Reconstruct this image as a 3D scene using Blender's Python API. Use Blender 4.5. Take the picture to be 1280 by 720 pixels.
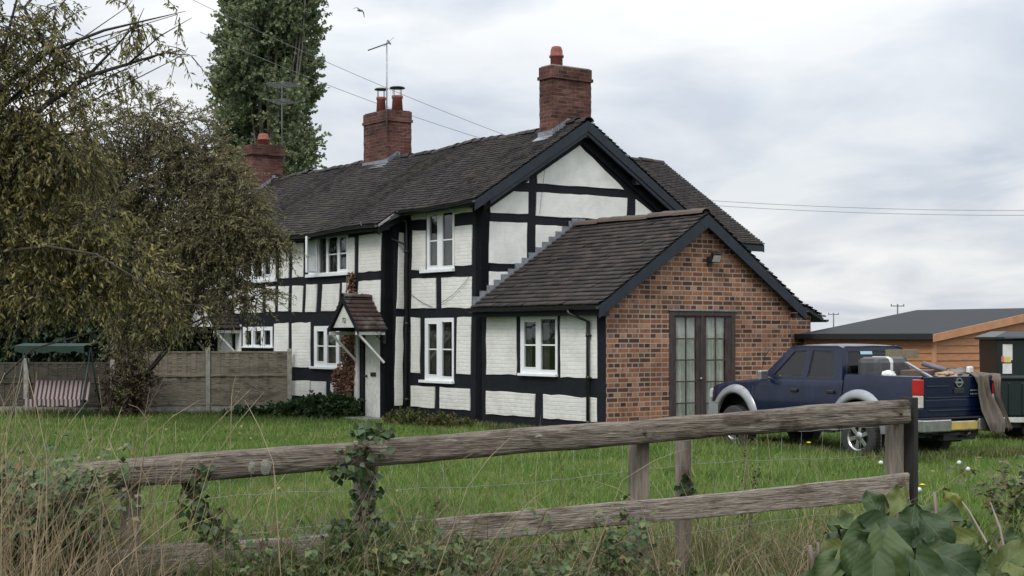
import bpy, bmesh, math, random
import numpy as np
from mathutils import Vector, Matrix, noise

for o in list(bpy.data.objects): bpy.data.objects.remove(o)
scene = bpy.context.scene
COL = scene.collection
R = math.radians
EYE, F, HX, HY = 1.88, 1850.0, 640.0, 420.0       # eye height, focal length and horizon of the photograph (1280 px wide)

# ------------------------------------------------------------------ camera, sky, sun, exposure
cam = bpy.data.cameras.new('camera'); co = bpy.data.objects.new('camera', cam); COL.objects.link(co)
co.location = (0, 0, EYE); co.rotation_euler = (R(90), 0, 0)
cam.sensor_width = 36; cam.lens = F / 1280 * 36; cam.shift_y = (HY - 360) / 1280
cam.clip_start = .05; cam.clip_end = 5000
scene.camera = co

SUN_EL, SUN_AZ = 48, 205      # elevation, compass direction the light comes from (0 = +Y, clockwise)
w = bpy.data.worlds.new("World"); scene.world = w; w.use_nodes = True
nt = w.node_tree; N = nt.nodes; L = nt.links
for n in list(N): N.remove(n)
out = N.new('ShaderNodeOutputWorld'); bg = N.new('ShaderNodeBackground')
sky = N.new('ShaderNodeTexSky'); sky.sky_type = 'NISHITA'; sky.sun_disc = False
sky.sun_elevation = R(SUN_EL); sky.sun_rotation = R(SUN_AZ); sky.air_density = 1.2; sky.dust_density = 2
tc = N.new('ShaderNodeTexCoord'); sep = N.new('ShaderNodeSeparateXYZ'); L.new(tc.outputs['Generated'], sep.inputs[0])
def wm(op, a, b=None):
    m = N.new('ShaderNodeMath'); m.operation = op
    for i, v in enumerate((a, b)):
        if v is None: continue
        if isinstance(v, (int, float)): m.inputs[i].default_value = v
        else: L.new(v, m.inputs[i])
    return m.outputs[0]
zz = wm('ADD', wm('MAXIMUM', sep.outputs[2], 0), .16)
cx = wm('DIVIDE', sep.outputs[0], zz); cy = wm('DIVIDE', sep.outputs[1], zz)
cmb = N.new('ShaderNodeCombineXYZ'); L.new(cx, cmb.inputs[0]); L.new(cy, cmb.inputs[1])
def cloud(scale, off, detail, rough, dist):
    mp = N.new('ShaderNodeMapping'); L.new(cmb.outputs[0], mp.inputs[0]); mp.inputs['Location'].default_value = off
    mp.inputs['Scale'].default_value = (1.0, .75, 1)
    n = N.new('ShaderNodeTexNoise'); L.new(mp.outputs[0], n.inputs['Vector'])
    n.inputs['Scale'].default_value = scale; n.inputs['Detail'].default_value = detail
    n.inputs['Roughness'].default_value = rough; n.inputs['Distortion'].default_value = dist
    return n.outputs['Fac']
c1 = cloud(1.5, (3.1, 1.7, 0), 8, .52, .5); c2 = cloud(.85, (7.4, 4.2, 0), 6, .5, .6)
r1 = N.new('ShaderNodeValToRGB'); L.new(c1, r1.inputs[0])
r1.color_ramp.elements[0].position = .40; r1.color_ramp.elements[0].color = (4.0, 4.28, 4.72, 1)
r1.color_ramp.elements[1].position = .60; r1.color_ramp.elements[1].color = (5.5, 5.6, 5.65, 1)
r2 = N.new('ShaderNodeValToRGB'); L.new(c2, r2.inputs[0])
r2.color_ramp.elements[0].position = .34; r2.color_ramp.elements[0].color = (.86, .885, .925, 1)
r2.color_ramp.elements[1].position = .60; r2.color_ramp.elements[1].color = (1.04, 1.03, 1.02, 1)
mu = N.new('ShaderNodeMix'); mu.data_type = 'RGBA'; mu.blend_type = 'MULTIPLY'; mu.inputs[0].default_value = 1
L.new(r1.outputs[0], mu.inputs[6]); L.new(r2.outputs[0], mu.inputs[7])
mx = N.new('ShaderNodeMix'); mx.data_type = 'RGBA'
c3 = cloud(2.3, (1.3, 9.4, 0), 5, .5, .3)
mrg = N.new('ShaderNodeMapRange'); L.new(c3, mrg.inputs[0]); mrg.inputs[1].default_value = .62; mrg.inputs[2].default_value = .8
mrg.inputs[3].default_value = .96; mrg.inputs[4].default_value = .6
# an overcast sky is about three times brighter overhead than at the horizon
zu = wm('MAXIMUM', sep.outputs[2], 0); grd = wm('ADD', wm('ADD', wm('MULTIPLY', zu, .45), wm('MULTIPLY', wm('MULTIPLY', zu, zu), 2.1)), 1.0)
gm_ = N.new('ShaderNodeVectorMath'); gm_.operation = 'SCALE'; L.new(mu.outputs[2], gm_.inputs[0]); L.new(grd, gm_.inputs['Scale'])
L.new(mrg.outputs[0], mx.inputs[0]); L.new(sky.outputs[0], mx.inputs[6]); L.new(gm_.outputs[0], mx.inputs[7])
L.new(mx.outputs[2], bg.inputs[0]); bg.inputs[1].default_value = .125
L.new(bg.outputs[0], out.inputs[0])

sl = bpy.data.lights.new('sun', 'SUN'); sl.energy = 1.5; sl.angle = R(14); sl.color = (1, .95, .88)
so = bpy.data.objects.new('sun', sl); COL.objects.link(so)
sd = Vector((math.sin(R(SUN_AZ)) * math.cos(R(SUN_EL)), math.cos(R(SUN_AZ)) * math.cos(R(SUN_EL)), math.sin(R(SUN_EL))))
so.rotation_euler = sd.to_track_quat('Z', 'Y').to_euler(); so.location = (0, 0, 60)
vs = scene.view_settings; vs.view_transform = 'Standard'; vs.look = 'None'; vs.gamma = 1; vs.exposure = .32
scene.render.engine = 'CYCLES'
scene.cycles.max_bounces = 6; scene.cycles.transparent_max_bounces = 8

# ------------------------------------------------------------------ helpers
def rng(seed): return np.random.default_rng(seed)
def W(px, py, Z): return Vector(((px - HX) * Z / F, Z, EYE + (HY - py) * Z / F))
def tag(o, label=None, cat=None, group=None, kind=None):
    if label: o['label'] = label
    if cat: o['category'] = cat
    if group: o['group'] = group
    if kind: o['kind'] = kind
    return o
def empty(name, loc=(0, 0, 0), rz=0, label=None, cat=None, group=None):
    o = bpy.data.objects.new(name, None); COL.objects.link(o); o.location = loc; o.rotation_euler = (0, 0, rz)
    o.empty_display_size = .2
    return tag(o, label, cat, group)
def link(name, me, mat, parent=None):
    o = bpy.data.objects.new(name, me); COL.objects.link(o)
    if mat:
        for m in (mat if isinstance(mat, (list, tuple)) else [mat]): me.materials.append(m)
    if parent: o.parent = parent
    return o
class MB:
    def __init__(s): s.v = []; s.f = []; s.sm = []; s.mi = []
    def add(s, vs, fs, smooth=False, mi=0):
        b = len(s.v); s.v += [tuple(v) for v in vs]
        for f in fs: s.f.append([b + i for i in f]); s.sm.append(smooth); s.mi.append(mi)
        return s
    def box(s, c, d, rot=None, mi=0):
        hx, hy, hz = d[0] / 2, d[1] / 2, d[2] / 2
        P = [Vector((x, y, z)) for x in (-hx, hx) for y in (-hy, hy) for z in (-hz, hz)]
        if rot is not None: P = [rot @ p for p in P]
        c = Vector(c)
        return s.add([p + c for p in P], [(0, 1, 3, 2), (4, 6, 7, 5), (0, 4, 5, 1), (2, 3, 7, 6), (0, 2, 6, 4), (1, 5, 7, 3)], mi=mi)
    def bb(s, lo, hi, mi=0):
        return s.box([(a + b) / 2 for a, b in zip(lo, hi)], [abs(b - a) for a, b in zip(lo, hi)], mi=mi)
    def bar(s, a, b, wd, th, up=(0, 0, 1)):       # box beam from a to b, width wd across, th along 'up'
        a, b = Vector(a), Vector(b); d = b - a; x = d.normalized(); u = Vector(up); y = u.cross(x).normalized(); z = x.cross(y)
        m = Matrix((x, y, z)).transposed()
        return s.box((a + b) / 2, (d.length, wd, th), m)
    def tube(s, pts, rad, n=8, smooth=True, cap=True):
        pts = [Vector(p) for p in pts]
        if isinstance(rad, (int, float)): rad = [rad] * len(pts)
        b = []; prev = None
        for i, p in enumerate(pts):
            t = (pts[min(i + 1, len(pts) - 1)] - pts[max(i - 1, 0)])
            t = t.normalized() if t.length > 1e-9 else Vector((0, 0, 1))
            if prev is None:
                h = Vector((0, 0, 1)) if abs(t.z) < .9 else Vector((1, 0, 0))
                u = t.cross(h).normalized()
            else:
                u = (prev - t * prev.dot(t)); u = u.normalized() if u.length > 1e-6 else t.orthogonal().normalized()
            prev = u; v = t.cross(u)
            for k in range(n):
                a = 2 * math.pi * k / n; b.append(p + (u * math.cos(a) + v * math.sin(a)) * rad[i])
        fs = []
        for i in range(len(pts) - 1):
            for k in range(n):
                k2 = (k + 1) % n; fs.append((i * n + k, i * n + k2, (i + 1) * n + k2, (i + 1) * n + k))
        if cap and n > 2: fs.append(tuple(range(n))[::-1]); fs.append(tuple((len(pts) - 1) * n + k for k in range(n)))
        return s.add(b, fs, smooth)
    def lathe(s, c, prof, n=20, axis='z', smooth=True, cap=True):  # prof: (r, h)
        c = Vector(c); P = []
        for r, h in prof:
            for k in range(n):
                a = 2 * math.pi * k / n; q = (r * math.cos(a), r * math.sin(a), h)
                if axis == 'y': q = (q[0], q[2], q[1])
                if axis == 'x': q = (q[2], q[0], q[1])
                P.append(c + Vector(q))
        fs = []
        for i in range(len(prof) - 1):
            for k in range(n):
                k2 = (k + 1) % n; fs.append((i * n + k, i * n + k2, (i + 1) * n + k2, (i + 1) * n + k))
        if cap: fs.append(tuple(range(n))[::-1]); fs.append(tuple((len(prof) - 1) * n + k for k in range(n)))
        return s.add(P, fs, smooth)
    def prism(s, poly, fn, d0, d1):     # poly of 2D points, fn(a, b, d) -> 3D
        n = len(poly)
        return s.add([fn(a, b, d0) for a, b in poly] + [fn(a, b, d1) for a, b in poly],
                     [tuple(range(n)), tuple(range(n, 2 * n))[::-1]] + [(i, i + n, (i + 1) % n + n, (i + 1) % n) for i in range(n)])
    def holes(s, outer, hol, fn, d0, d1):   # plate with holes between depths d0 and d1
        bm = bmesh.new(); loops = []
        for lp in [outer] + list(hol):
            vs = [bm.verts.new((a, b, 0)) for a, b in lp]; loops.append(vs)
            for i in range(len(vs)): bm.edges.new((vs[i], vs[(i + 1) % len(vs)]))
        bmesh.ops.triangle_fill(bm, use_beauty=True, edges=bm.edges[:])
        bm.verts.index_update(); idx = {v: i for i, v in enumerate(bm.verts)}; co_ = [v.co.copy() for v in bm.verts]; n = len(co_)
        fs = [[idx[v] for v in f.verts] for f in bm.faces]
        allf = [tuple(f) for f in fs] + [tuple(i + n for i in reversed(f)) for f in fs]
        for vs in loops:
            for i in range(len(vs)):
                a, b = idx[vs[i]], idx[vs[(i + 1) % len(vs)]]; allf.append((a, b, b + n, a + n))
        bm.free()
        return s.add([fn(c.x, c.y, d0) for c in co_] + [fn(c.x, c.y, d1) for c in co_], allf)
    def build(s, name, mat, parent=None, bevel=0, fix=True):
        me = bpy.data.meshes.new(name); me.from_pydata(s.v, [], s.f)
        me.polygons.foreach_set('use_smooth', s.sm); me.polygons.foreach_set('material_index', s.mi)
        if fix and len(s.f) < 60000:
            bm = bmesh.new(); bm.from_mesh(me); bmesh.ops.recalc_face_normals(bm, faces=bm.faces); bm.to_mesh(me); bm.free()
        me.update()
        o = link(name, me, mat, parent)
        if bevel:
            md = o.modifiers.new('b', 'BEVEL'); md.width = bevel; md.segments = 2; md.limit_method = 'ANGLE'; md.angle_limit = R(40)
        return o
def npmesh(name, V, Fq, mat, parent=None, smooth=False):   # V (n,3), Fq (m,k)
    me = bpy.data.meshes.new(name); V = np.ascontiguousarray(V, dtype=np.float32); Fq = np.ascontiguousarray(Fq, dtype=np.int32)
    m, k = Fq.shape
    me.vertices.add(len(V)); me.vertices.foreach_set('co', V.ravel())
    me.loops.add(m * k); me.loops.foreach_set('vertex_index', Fq.ravel())
    me.polygons.add(m); me.polygons.foreach_set('loop_start', np.arange(0, m * k, k, dtype=np.int32))
    me.polygons.foreach_set('loop_total', np.full(m, k, dtype=np.int32))
    me.update(calc_edges=True)
    if smooth: me.polygons.foreach_set('use_smooth', [True] * m)
    return link(name, me, mat, parent)
def norm(a): return a / np.maximum(np.linalg.norm(a, axis=1, keepdims=True), 1e-9)
def leafmesh(P, D, Nn, ln, wd):     # folded rhombic leaves; P base, D direction, Nn rough normal
    D = norm(D); S = norm(np.cross(D, Nn)); U = np.cross(S, D); ln = ln[:, None]; wd = wd[:, None]
    b = P; t = P + D * ln - U * ln * .12; m = P + D * ln * .45
    l = m - S * wd * .5 + U * wd * .16; r = m + S * wd * .5 + U * wd * .16
    V = np.stack([b, l, t, r], 1).reshape(-1, 3); i = np.arange(len(P))[:, None] * 4
    return V, np.concatenate([i + np.array([[0, 1, 2]]), i + np.array([[0, 2, 3]])])
def blades(P, h, wd, lean, g, bend=.5, two=False):   # thin grass blades at points P
    n = len(P); a = g.uniform(0, 2 * np.pi, n); S = np.stack([np.cos(a), np.sin(a), 0 * a], 1) * wd[:, None] / 2
    b = g.uniform(0, 2 * np.pi, n); Ld = np.stack([np.cos(b), np.sin(b), 0 * b], 1) * (lean * h)[:, None]
    up = np.zeros((n, 3)); up[:, 2] = h
    if not two:
        V = np.stack([P - S, P + S, P + up + Ld], 1).reshape(-1, 3); i = np.arange(n)[:, None] * 3
        return V, i + np.array([[0, 1, 2]])
    M = P + up * .6 + Ld * .35; T = P + up * (1 - .15 * lean[:, None]) + Ld
    V = np.stack([P - S, P + S, M - S * .8, M + S * .8, T], 1).reshape(-1, 3); i = np.arange(n)[:, None] * 5
    return V, np.concatenate([i + np.array([[0, 1, 3]]), i + np.array([[0, 3, 2]]), i + np.array([[2, 3, 4]])])

# ------------------------------------------------------------------ materials
def new_mat(name):
    m = bpy.data.materials.new(name); m.use_nodes = True; return m, m.node_tree.nodes, m.node_tree.links, m.node_tree.nodes['Principled BSDF']
def ramp(N, L, src, stops):
    r = N.new('ShaderNodeValToRGB'); L.new(src, r.inputs[0]); e = r.color_ramp.elements
    while len(e) > len(stops): e.remove(e[-1])
    for i, (p, c) in enumerate(stops):
        if i >= len(e): e.new(p)
        e[i].position = p; e[i].color = (*c, 1)
    return r.outputs[0]
def noise_n(N, L, scale, vec=None, detail=5, rough=.55, dist=0):
    n = N.new('ShaderNodeTexNoise'); n.inputs['Scale'].default_value = scale; n.inputs['Detail'].default_value = detail
    n.inputs['Roughness'].default_value = rough; n.inputs['Distortion'].default_value = dist
    if vec is not None: L.new(vec, n.inputs['Vector'])
    return n.outputs['Fac']
def mixc(N, L, a, b, fac, mode='MIX'):
    m = N.new('ShaderNodeMix'); m.data_type = 'RGBA'; m.blend_type = mode
    for i, v in ((6, a), (7, b), (0, fac)):
        if isinstance(v, (int, float)): m.inputs[i].default_value = v
        elif isinstance(v, tuple): m.inputs[i].default_value = (*v, 1)
        else: L.new(v, m.inputs[i])
    return m.outputs[2]
def math_n(N, L, op, a, b=0.0):
    m = N.new('ShaderNodeMath'); m.operation = op
    for i, v in enumerate((a, b)):
        if isinstance(v, (int, float)): m.inputs[i].default_value = v
        else: L.new(v, m.inputs[i])
    return m.outputs[0]
def objvec(N, L, scale=(1, 1, 1)):
    t = N.new('ShaderNodeTexCoord'); mp = N.new('ShaderNodeMapping'); mp.inputs['Scale'].default_value = scale
    L.new(t.outputs['Object'], mp.inputs[0]); return mp.outputs[0]
def wallvec(N, L):            # (x + y, z) of the object: runs along either direction of wall
    t = N.new('ShaderNodeTexCoord'); s = N.new('ShaderNodeSeparateXYZ'); L.new(t.outputs['Object'], s.inputs[0])
    c = N.new('ShaderNodeCombineXYZ'); L.new(math_n(N, L, 'ADD', s.outputs[0], s.outputs[1]), c.inputs[0]); L.new(s.outputs[2], c.inputs[1])
    return c.outputs[0]
def bump(N, L, P, h, strength, dist=.02):
    b = N.new('ShaderNodeBump'); b.inputs['Strength'].default_value = strength; b.inputs['Distance'].default_value = dist
    L.new(h, b.inputs['Height']); L.new(b.outputs[0], P.inputs['Normal']); return b
def plain(name, c1, c2=None, scale=8, rough=.6, bs=.15, metal=0, stretch=(1, 1, 1), coat=0, spec=.5):
    m, N, L, P = new_mat(name); c2 = c2 or tuple(x * .7 for x in c1); v = objvec(N, L, stretch)
    f = noise_n(N, L, scale, v, 6, .6); L.new(ramp(N, L, f, [(.3, c2), (.65, c1)]), P.inputs['Base Color'])
    P.inputs['Roughness'].default_value = rough; P.inputs['Metallic'].default_value = metal
    P.inputs['Coat Weight'].default_value = coat; P.inputs['Coat Roughness'].default_value = .08
    P.inputs['Specular IOR Level'].default_value = spec
    if bs: bump(N, L, P, noise_n(N, L, scale * 4, v, 4), bs, .01)
    return m
def leaf_mat(name, cols, rough=.5, trans=.25):   # random colour per leaf + large clump variation
    m, N, L, P = new_mat(name); g = N.new('ShaderNodeNewGeometry')
    n = noise_n(N, L, .9, objvec(N, L), 3)
    f = math_n(N, L, 'ADD', math_n(N, L, 'MULTIPLY', g.outputs['Random Per Island'], .6), math_n(N, L, 'MULTIPLY', n, .4))
    c = ramp(N, L, f, [(i / max(1, len(cols) - 1) * .7 + .14, x) for i, x in enumerate(cols)])
    L.new(c, P.inputs['Base Color']); P.inputs['Roughness'].default_value = rough; P.inputs['Specular IOR Level'].default_value = .3
    if trans:
        t = N.new('ShaderNodeBsdfTranslucent'); L.new(c, t.inputs[0]); mx = N.new('ShaderNodeMixShader'); mx.inputs[0].default_value = trans
        L.new(P.outputs[0], mx.inputs[1]); L.new(t.outputs[0], mx.inputs[2]); L.new(mx.outputs[0], N['Material Output'].inputs[0])
    return m
def brick_mat(name, cols, mortar, bw=.27, rh=.092, msz=.012, squash=1, sf=2, dirt=(.35, .32, .3), dirta=.5, bs=.8):
    m, N, L, P = new_mat(name); v = wallvec(N, L)
    # wobble
    nz = N.new('ShaderNodeTexNoise'); nz.inputs['Scale'].default_value = 5; L.new(v, nz.inputs['Vector'])
    va = N.new('ShaderNodeVectorMath'); va.operation = 'SCALE'; va.inputs['Scale'].default_value = .006; L.new(nz.outputs['Color'], va.inputs[0])
    vb = N.new('ShaderNodeVectorMath'); vb.operation = 'ADD'; L.new(v, vb.inputs[0]); L.new(va.outputs[0], vb.inputs[1]); v2 = vb.outputs[0]
    b = N.new('ShaderNodeTexBrick'); L.new(v2, b.inputs['Vector']); b.inputs['Scale'].default_value = 1
    b.inputs['Brick Width'].default_value = bw; b.inputs['Row Height'].default_value = rh; b.inputs['Mortar Size'].default_value = msz
    b.inputs['Mortar Smooth'].default_value = .2; b.inputs['Bias'].default_value = 0; b.squash = squash; b.squash_frequency = sf; b.offset = .5
    b.inputs['Color1'].default_value = (0, 0, 0, 1); b.inputs['Color2'].default_value = (1, 1, 1, 1); b.inputs['Mortar'].default_value = (0, 0, 0, 1)
    col = ramp(N, L, b.outputs['Color'], [(i / (len(cols) - 1), c) for i, c in enumerate(cols)])
    # burnt bands inside single bricks
    sc = N.new('ShaderNodeVectorMath'); sc.operation = 'MULTIPLY'; sc.inputs[1].default_value = (1, .15, 1); L.new(v, sc.inputs[0])
    f2 = noise_n(N, L, 22, sc.outputs[0], 2)
    col = mixc(N, L, col, tuple(x * .35 for x in cols[1]), math_n(N, L, 'MULTIPLY', math_n(N, L, 'GREATER_THAN', f2, .6), .55))
    f3 = noise_n(N, L, 45, v, 5)
    col = mixc(N, L, col, mixc(N, L, (.6, .6, .6), (1.3, 1.3, 1.3), f3), .6, 'MULTIPLY')
    col = mixc(N, L, col, mortar, b.outputs['Fac'])
    f4 = noise_n(N, L, 1.3, v, 6, .6); dm = ramp(N, L, f4, [(.35, dirt), (.6, (1, 1, 1))])
    col = mixc(N, L, col, dm, dirta, 'MULTIPLY')
    L.new(col, P.inputs['Base Color']); P.inputs['Roughness'].default_value = .85; P.inputs['Specular IOR Level'].default_value = .25
    hgt = math_n(N, L, 'ADD', math_n(N, L, 'MULTIPLY', b.outputs['Fac'], -1), math_n(N, L, 'MULTIPLY', f3, .5))
    bump(N, L, P, hgt, bs, .012)
    return m
def white_mat(name='painted_white_brick', bk=1.0):
    m, N, L, P = new_mat(name); v = wallvec(N, L)
    nz = N.new('ShaderNodeTexNoise'); nz.inputs['Scale'].default_value = 3; L.new(v, nz.inputs['Vector'])
    va = N.new('ShaderNodeVectorMath'); va.operation = 'SCALE'; va.inputs['Scale'].default_value = .03; L.new(nz.outputs['Color'], va.inputs[0])
    vb = N.new('ShaderNodeVectorMath'); vb.operation = 'ADD'; L.new(v, vb.inputs[0]); L.new(va.outputs[0], vb.inputs[1])
    b = N.new('ShaderNodeTexBrick'); L.new(vb.outputs[0], b.inputs['Vector']); b.inputs['Scale'].default_value = 1
    b.inputs['Brick Width'].default_value = .24; b.inputs['Row Height'].default_value = .078; b.inputs['Mortar Size'].default_value = .012; b.inputs['Mortar Smooth'].default_value = .8
    f = noise_n(N, L, 2.2, v, 7, .65); c = ramp(N, L, f, [(.25, (.56, .56, .52)), (.6, (.72, .72, .69))])
    f5 = noise_n(N, L, 14, v, 6, .7); c = mixc(N, L, c, (.42, .42, .38), math_n(N, L, 'MULTIPLY', math_n(N, L, 'GREATER_THAN', f5, .67), .35))
    c = mixc(N, L, c, (.50, .50, .46), math_n(N, L, 'MULTIPLY', b.outputs['Fac'], .28 * bk))
    sz_ = N.new('ShaderNodeSeparateXYZ'); L.new(v, sz_.inputs[0])
    lowf = math_n(N, L, 'MULTIPLY', math_n(N, L, 'SUBTRACT', 1.3, sz_.outputs[1]), math_n(N, L, 'SUBTRACT', noise_n(N, L, 3.5, v, 6, .7), .28))
    splash = N.new('ShaderNodeClamp'); L.new(lowf, splash.inputs[0]); c = mixc(N, L, c, (.30, .30, .22), math_n(N, L, 'MULTIPLY', splash.outputs[0], .9))
    L.new(c, P.inputs['Base Color']); P.inputs['Roughness'].default_value = .75
    h = math_n(N, L, 'ADD', math_n(N, L, 'MULTIPLY', b.outputs['Fac'], -.55 * bk), math_n(N, L, 'MULTIPLY', noise_n(N, L, 9, v, 5), 1.3))
    bump(N, L, P, h, .5, .010); return m
def tile_mat(name, cols, moss=(.05, .055, .03), mossa=.35):
    m, N, L, P = new_mat(name); g = N.new('ShaderNodeNewGeometry'); v = objvec(N, L)
    c = ramp(N, L, g.outputs['Random Per Island'], [(i / (len(cols) - 1), x) for i, x in enumerate(cols)])
    f = noise_n(N, L, 1.1, v, 6, .65); c = mixc(N, L, c, moss, math_n(N, L, 'MULTIPLY', ramp(N, L, f, [(.48, (0, 0, 0)), (.68, (1, 1, 1))]), mossa))
    f2 = noise_n(N, L, 30, v, 4); c = mixc(N, L, c, mixc(N, L, (.7, .7, .7), (1.35, 1.35, 1.35), f2), .7, 'MULTIPLY')
    f3 = noise_n(N, L, 6, v, 5, .7); c = mixc(N, L, c, (.2, .19, .16), math_n(N, L, 'MULTIPLY', math_n(N, L, 'GREATER_THAN', f3, .69), .5))
    L.new(c, P.inputs['Base Color']); P.inputs['Roughness'].default_value = .8; P.inputs['Specular IOR Level'].default_value = .25
    bump(N, L, P, f2, .4, .008); return m
def glass_mat(name, tint=(.75, .8, .8), refl=.22):
    m, N, L, P = new_mat(name); N.remove(P); t = N.new('ShaderNodeBsdfTransparent'); t.inputs[0].default_value = (*tint, 1)
    g = N.new('ShaderNodeBsdfGlossy'); g.inputs['Roughness'].default_value = .02; lw = N.new('ShaderNodeLayerWeight'); lw.inputs['Blend'].default_value = .5
    mx = N.new('ShaderNodeMixShader'); f = math_n(N, L, 'ADD', math_n(N, L, 'MULTIPLY', math_n(N, L, 'POWER', lw.outputs['Facing'], 4.0), .75), refl)
    b = N.new('ShaderNodeBump'); b.inputs['Strength'].default_value = .06; b.inputs['Distance'].default_value = .02; L.new(noise_n(N, L, 3, objvec(N, L), 2), b.inputs['Height'])
    L.new(b.outputs[0], g.inputs['Normal'])
    L.new(f, mx.inputs[0]); L.new(t.outputs[0], mx.inputs[1]); L.new(g.outputs[0], mx.inputs[2]); L.new(mx.outputs[0], N['Material Output'].inputs[0]); return m
def wood_mat(name, light, dark, stain, rough=.85, sc=1.0):   # grain runs along local x
    m, N, L, P = new_mat(name); v = objvec(N, L, (1.2 * sc, 14 * sc, 14 * sc))
    f = noise_n(N, L, 3.5, v, 8, .62, 1.2); c = ramp(N, L, f, [(.32, dark), (.5, tuple((a + b) / 2 for a, b in zip(light, dark))), (.66, light)])
    v2 = objvec(N, L, (1, 2.5, 2.5)); f2 = noise_n(N, L, 2.3 * sc, v2, 7, .65, .6)
    c = mixc(N, L, c, stain, ramp(N, L, f2, [(.5, (0, 0, 0)), (.66, (1, 1, 1))]))
    f3 = noise_n(N, L, 8, objvec(N, L, (.5 * sc, 10 * sc, 10 * sc)), 3, .6, .5)
    cr = ramp(N, L, f3, [(.36, (.25, .25, .25)), (.42, (1, 1, 1))]); c = mixc(N, L, c, cr, .75, 'MULTIPLY')
    L.new(c, P.inputs['Base Color']); P.inputs['Roughness'].default_value = rough; P.inputs['Specular IOR Level'].default_value = .2
    bump(N, L, P, math_n(N, L, 'ADD', f, math_n(N, L, 'MULTIPLY', f3, 1.0)), .8, .02); return m
def timber_mat():
    m, N, L, P = new_mat('black_timber_paint'); v = objvec(N, L)
    c = ramp(N, L, noise_n(N, L, 5, v, 6, .65), [(.3, (.0045, .0055, .009)), (.6, (.0075, .0095, .0145)), (.8, (.014, .016, .021))])
    wear = ramp(N, L, noise_n(N, L, 11, v, 9, .75, .4), [(.63, (0, 0, 0)), (.70, (1, 1, 1))]); c = mixc(N, L, c, (.075, .072, .07), math_n(N, L, 'MULTIPLY', wear, .6))
    L.new(c, P.inputs['Base Color']); P.inputs['Roughness'].default_value = .72; P.inputs['Specular IOR Level'].default_value = .25
    bump(N, L, P, noise_n(N, L, 16, objvec(N, L), 6, .7), .6, .012); return m
M = dict(
    white=white_mat(), render=white_mat('painted_white_render', .12), black=timber_mat(),
    barge=plain('bargeboard_paint', (.018, .025, .036), (.011, .015, .023), 5, .5, .25, spec=.35),
    shade=plain('aerial_metal', (.13, .13, .135), (.08, .08, .085), 20, .6, 0, .3),
    brick=brick_mat('multi_red_brick', [(.042, .027, .027), (.25, .10, .052), (.33, .145, .075), (.036, .024, .024), (.36, .155, .082), (.10, .044, .036), (.40, .21, .14), (.052, .032, .03), (.22, .09, .055)], (.35, .285, .225), squash=.55, sf=2),
    chim=brick_mat('old_chimney_brick', [(.10, .040, .032), (.16, .058, .045), (.06, .028, .025), (.18, .075, .058), (.12, .046, .04)], (.15, .115, .10), bw=.24, rh=.082, msz=.008, dirta=.9),
    tile=tile_mat('old_clay_tile', [(.030, .027, .029), (.046, .039, .040), (.024, .023, .025), (.058, .047, .045), (.036, .032, .034)], (.062, .058, .034), .5),
    tile2=tile_mat('extension_tile', [(.034, .030, .030), (.050, .042, .040), (.026, .024, .025), (.064, .050, .045), (.040, .035, .034)], mossa=.15),
    tile3=tile_mat('porch_tile', [(.055, .036, .031), (.075, .046, .038), (.04, .030, .028), (.065, .042, .036)], (.3, .3, .28), .8),
    ridge=tile_mat('ridge_tile', [(.075, .058, .052), (.095, .068, .058), (.06, .05, .046)], mossa=.2),
    under=plain('roof_underlay', (.02, .02, .02)),
    lead=plain('lead_flashing', (.22, .24, .27), (.12, .13, .15), 12, .5, .3),
    mortar=plain('cement_fillet', (.35, .34, .32), (.2, .19, .18), 20, .9, .5),
    upvc=plain('white_window_plastic', (.76, .78, .80), (.70, .72, .74), 4, .3, 0),
    whitewood=plain('white_painted_wood', (.72, .72, .70), (.55, .55, .52), 12, .5, .2),
    glass=glass_mat('window_glass', (.85, .88, .88), .05), darkglass=glass_mat('car_glass', (.36, .40, .41), .045),
    curtain=plain('net_curtain', (.80, .78, .70), (.66, .63, .55), 5, .9, .1),
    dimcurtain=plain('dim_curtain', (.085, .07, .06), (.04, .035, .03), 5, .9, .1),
    dark=plain('dark_interior', (.02, .018, .016)),
    pot=plain('terracotta_pot', (.24, .07, .055), (.14, .045, .035), 10, .8, .3),
    oldwood=plain('peeling_brown_paint', (.06, .042, .040), (.018, .012, .013), 18, .75, .8, stretch=(1, 1, .25)),
    metal=plain('galvanised_metal', (.35, .36, .37), (.22, .22, .23), 20, .45, .1, .7),
    blackplastic=plain('black_plastic', (.016, .017, .018), (.012, .012, .013), 15, .4, .1),
    rubber=plain('tyre_rubber', (.03, .03, .03), (.02, .02, .02), 25, .85, .3),
    conc=plain('concrete_post', (.30, .29, .26), (.16, .155, .13), 9, .9, .5),
)
# ------------------------------------------------------------------ vertical planes seen through the camera
class Face:
    def __init__(s, o, d): s.o = Vector((o[0], o[1])); s.d = Vector((d[0], d[1])).normalized()
    def az(s, px, py):
        k = (px - HX) / F          # solve o + a d = Z (k, 1)
        a = (k * s.o.y - s.o.x) / (s.d.x - k * s.d.y); Z = s.o.y + a * s.d.y
        return a, EYE + (HY - py) * Z / F
SD, TD = Vector((.587, -.81)).normalized(), Vector((.81, .587)).normalized()    # house axes: s runs to the near right, t runs back
HC = Vector((-.630, 30.66)); HRZ = math.atan2(SD.y, SD.x)
def HW(s, t): return HC + SD * s + TD * t
S_EXT, S_RET, T_FAR, S_END = 4.025, -3.02, -.52, -16.4
def facade(t): return Face(HW(0, t), SD), (lambda a, b, d, t=t: (a, t - d, b))
def gable(s): return Face(HW(s, 0), TD), (lambda a, b, d, s=s: (s + d, a, b))
house = empty('timber_framed_cottage', (HC.x, HC.y, 0), HRZ, 'long black and white timber framed cottage with dark tiled roof and brick gabled extension', 'house')

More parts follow.
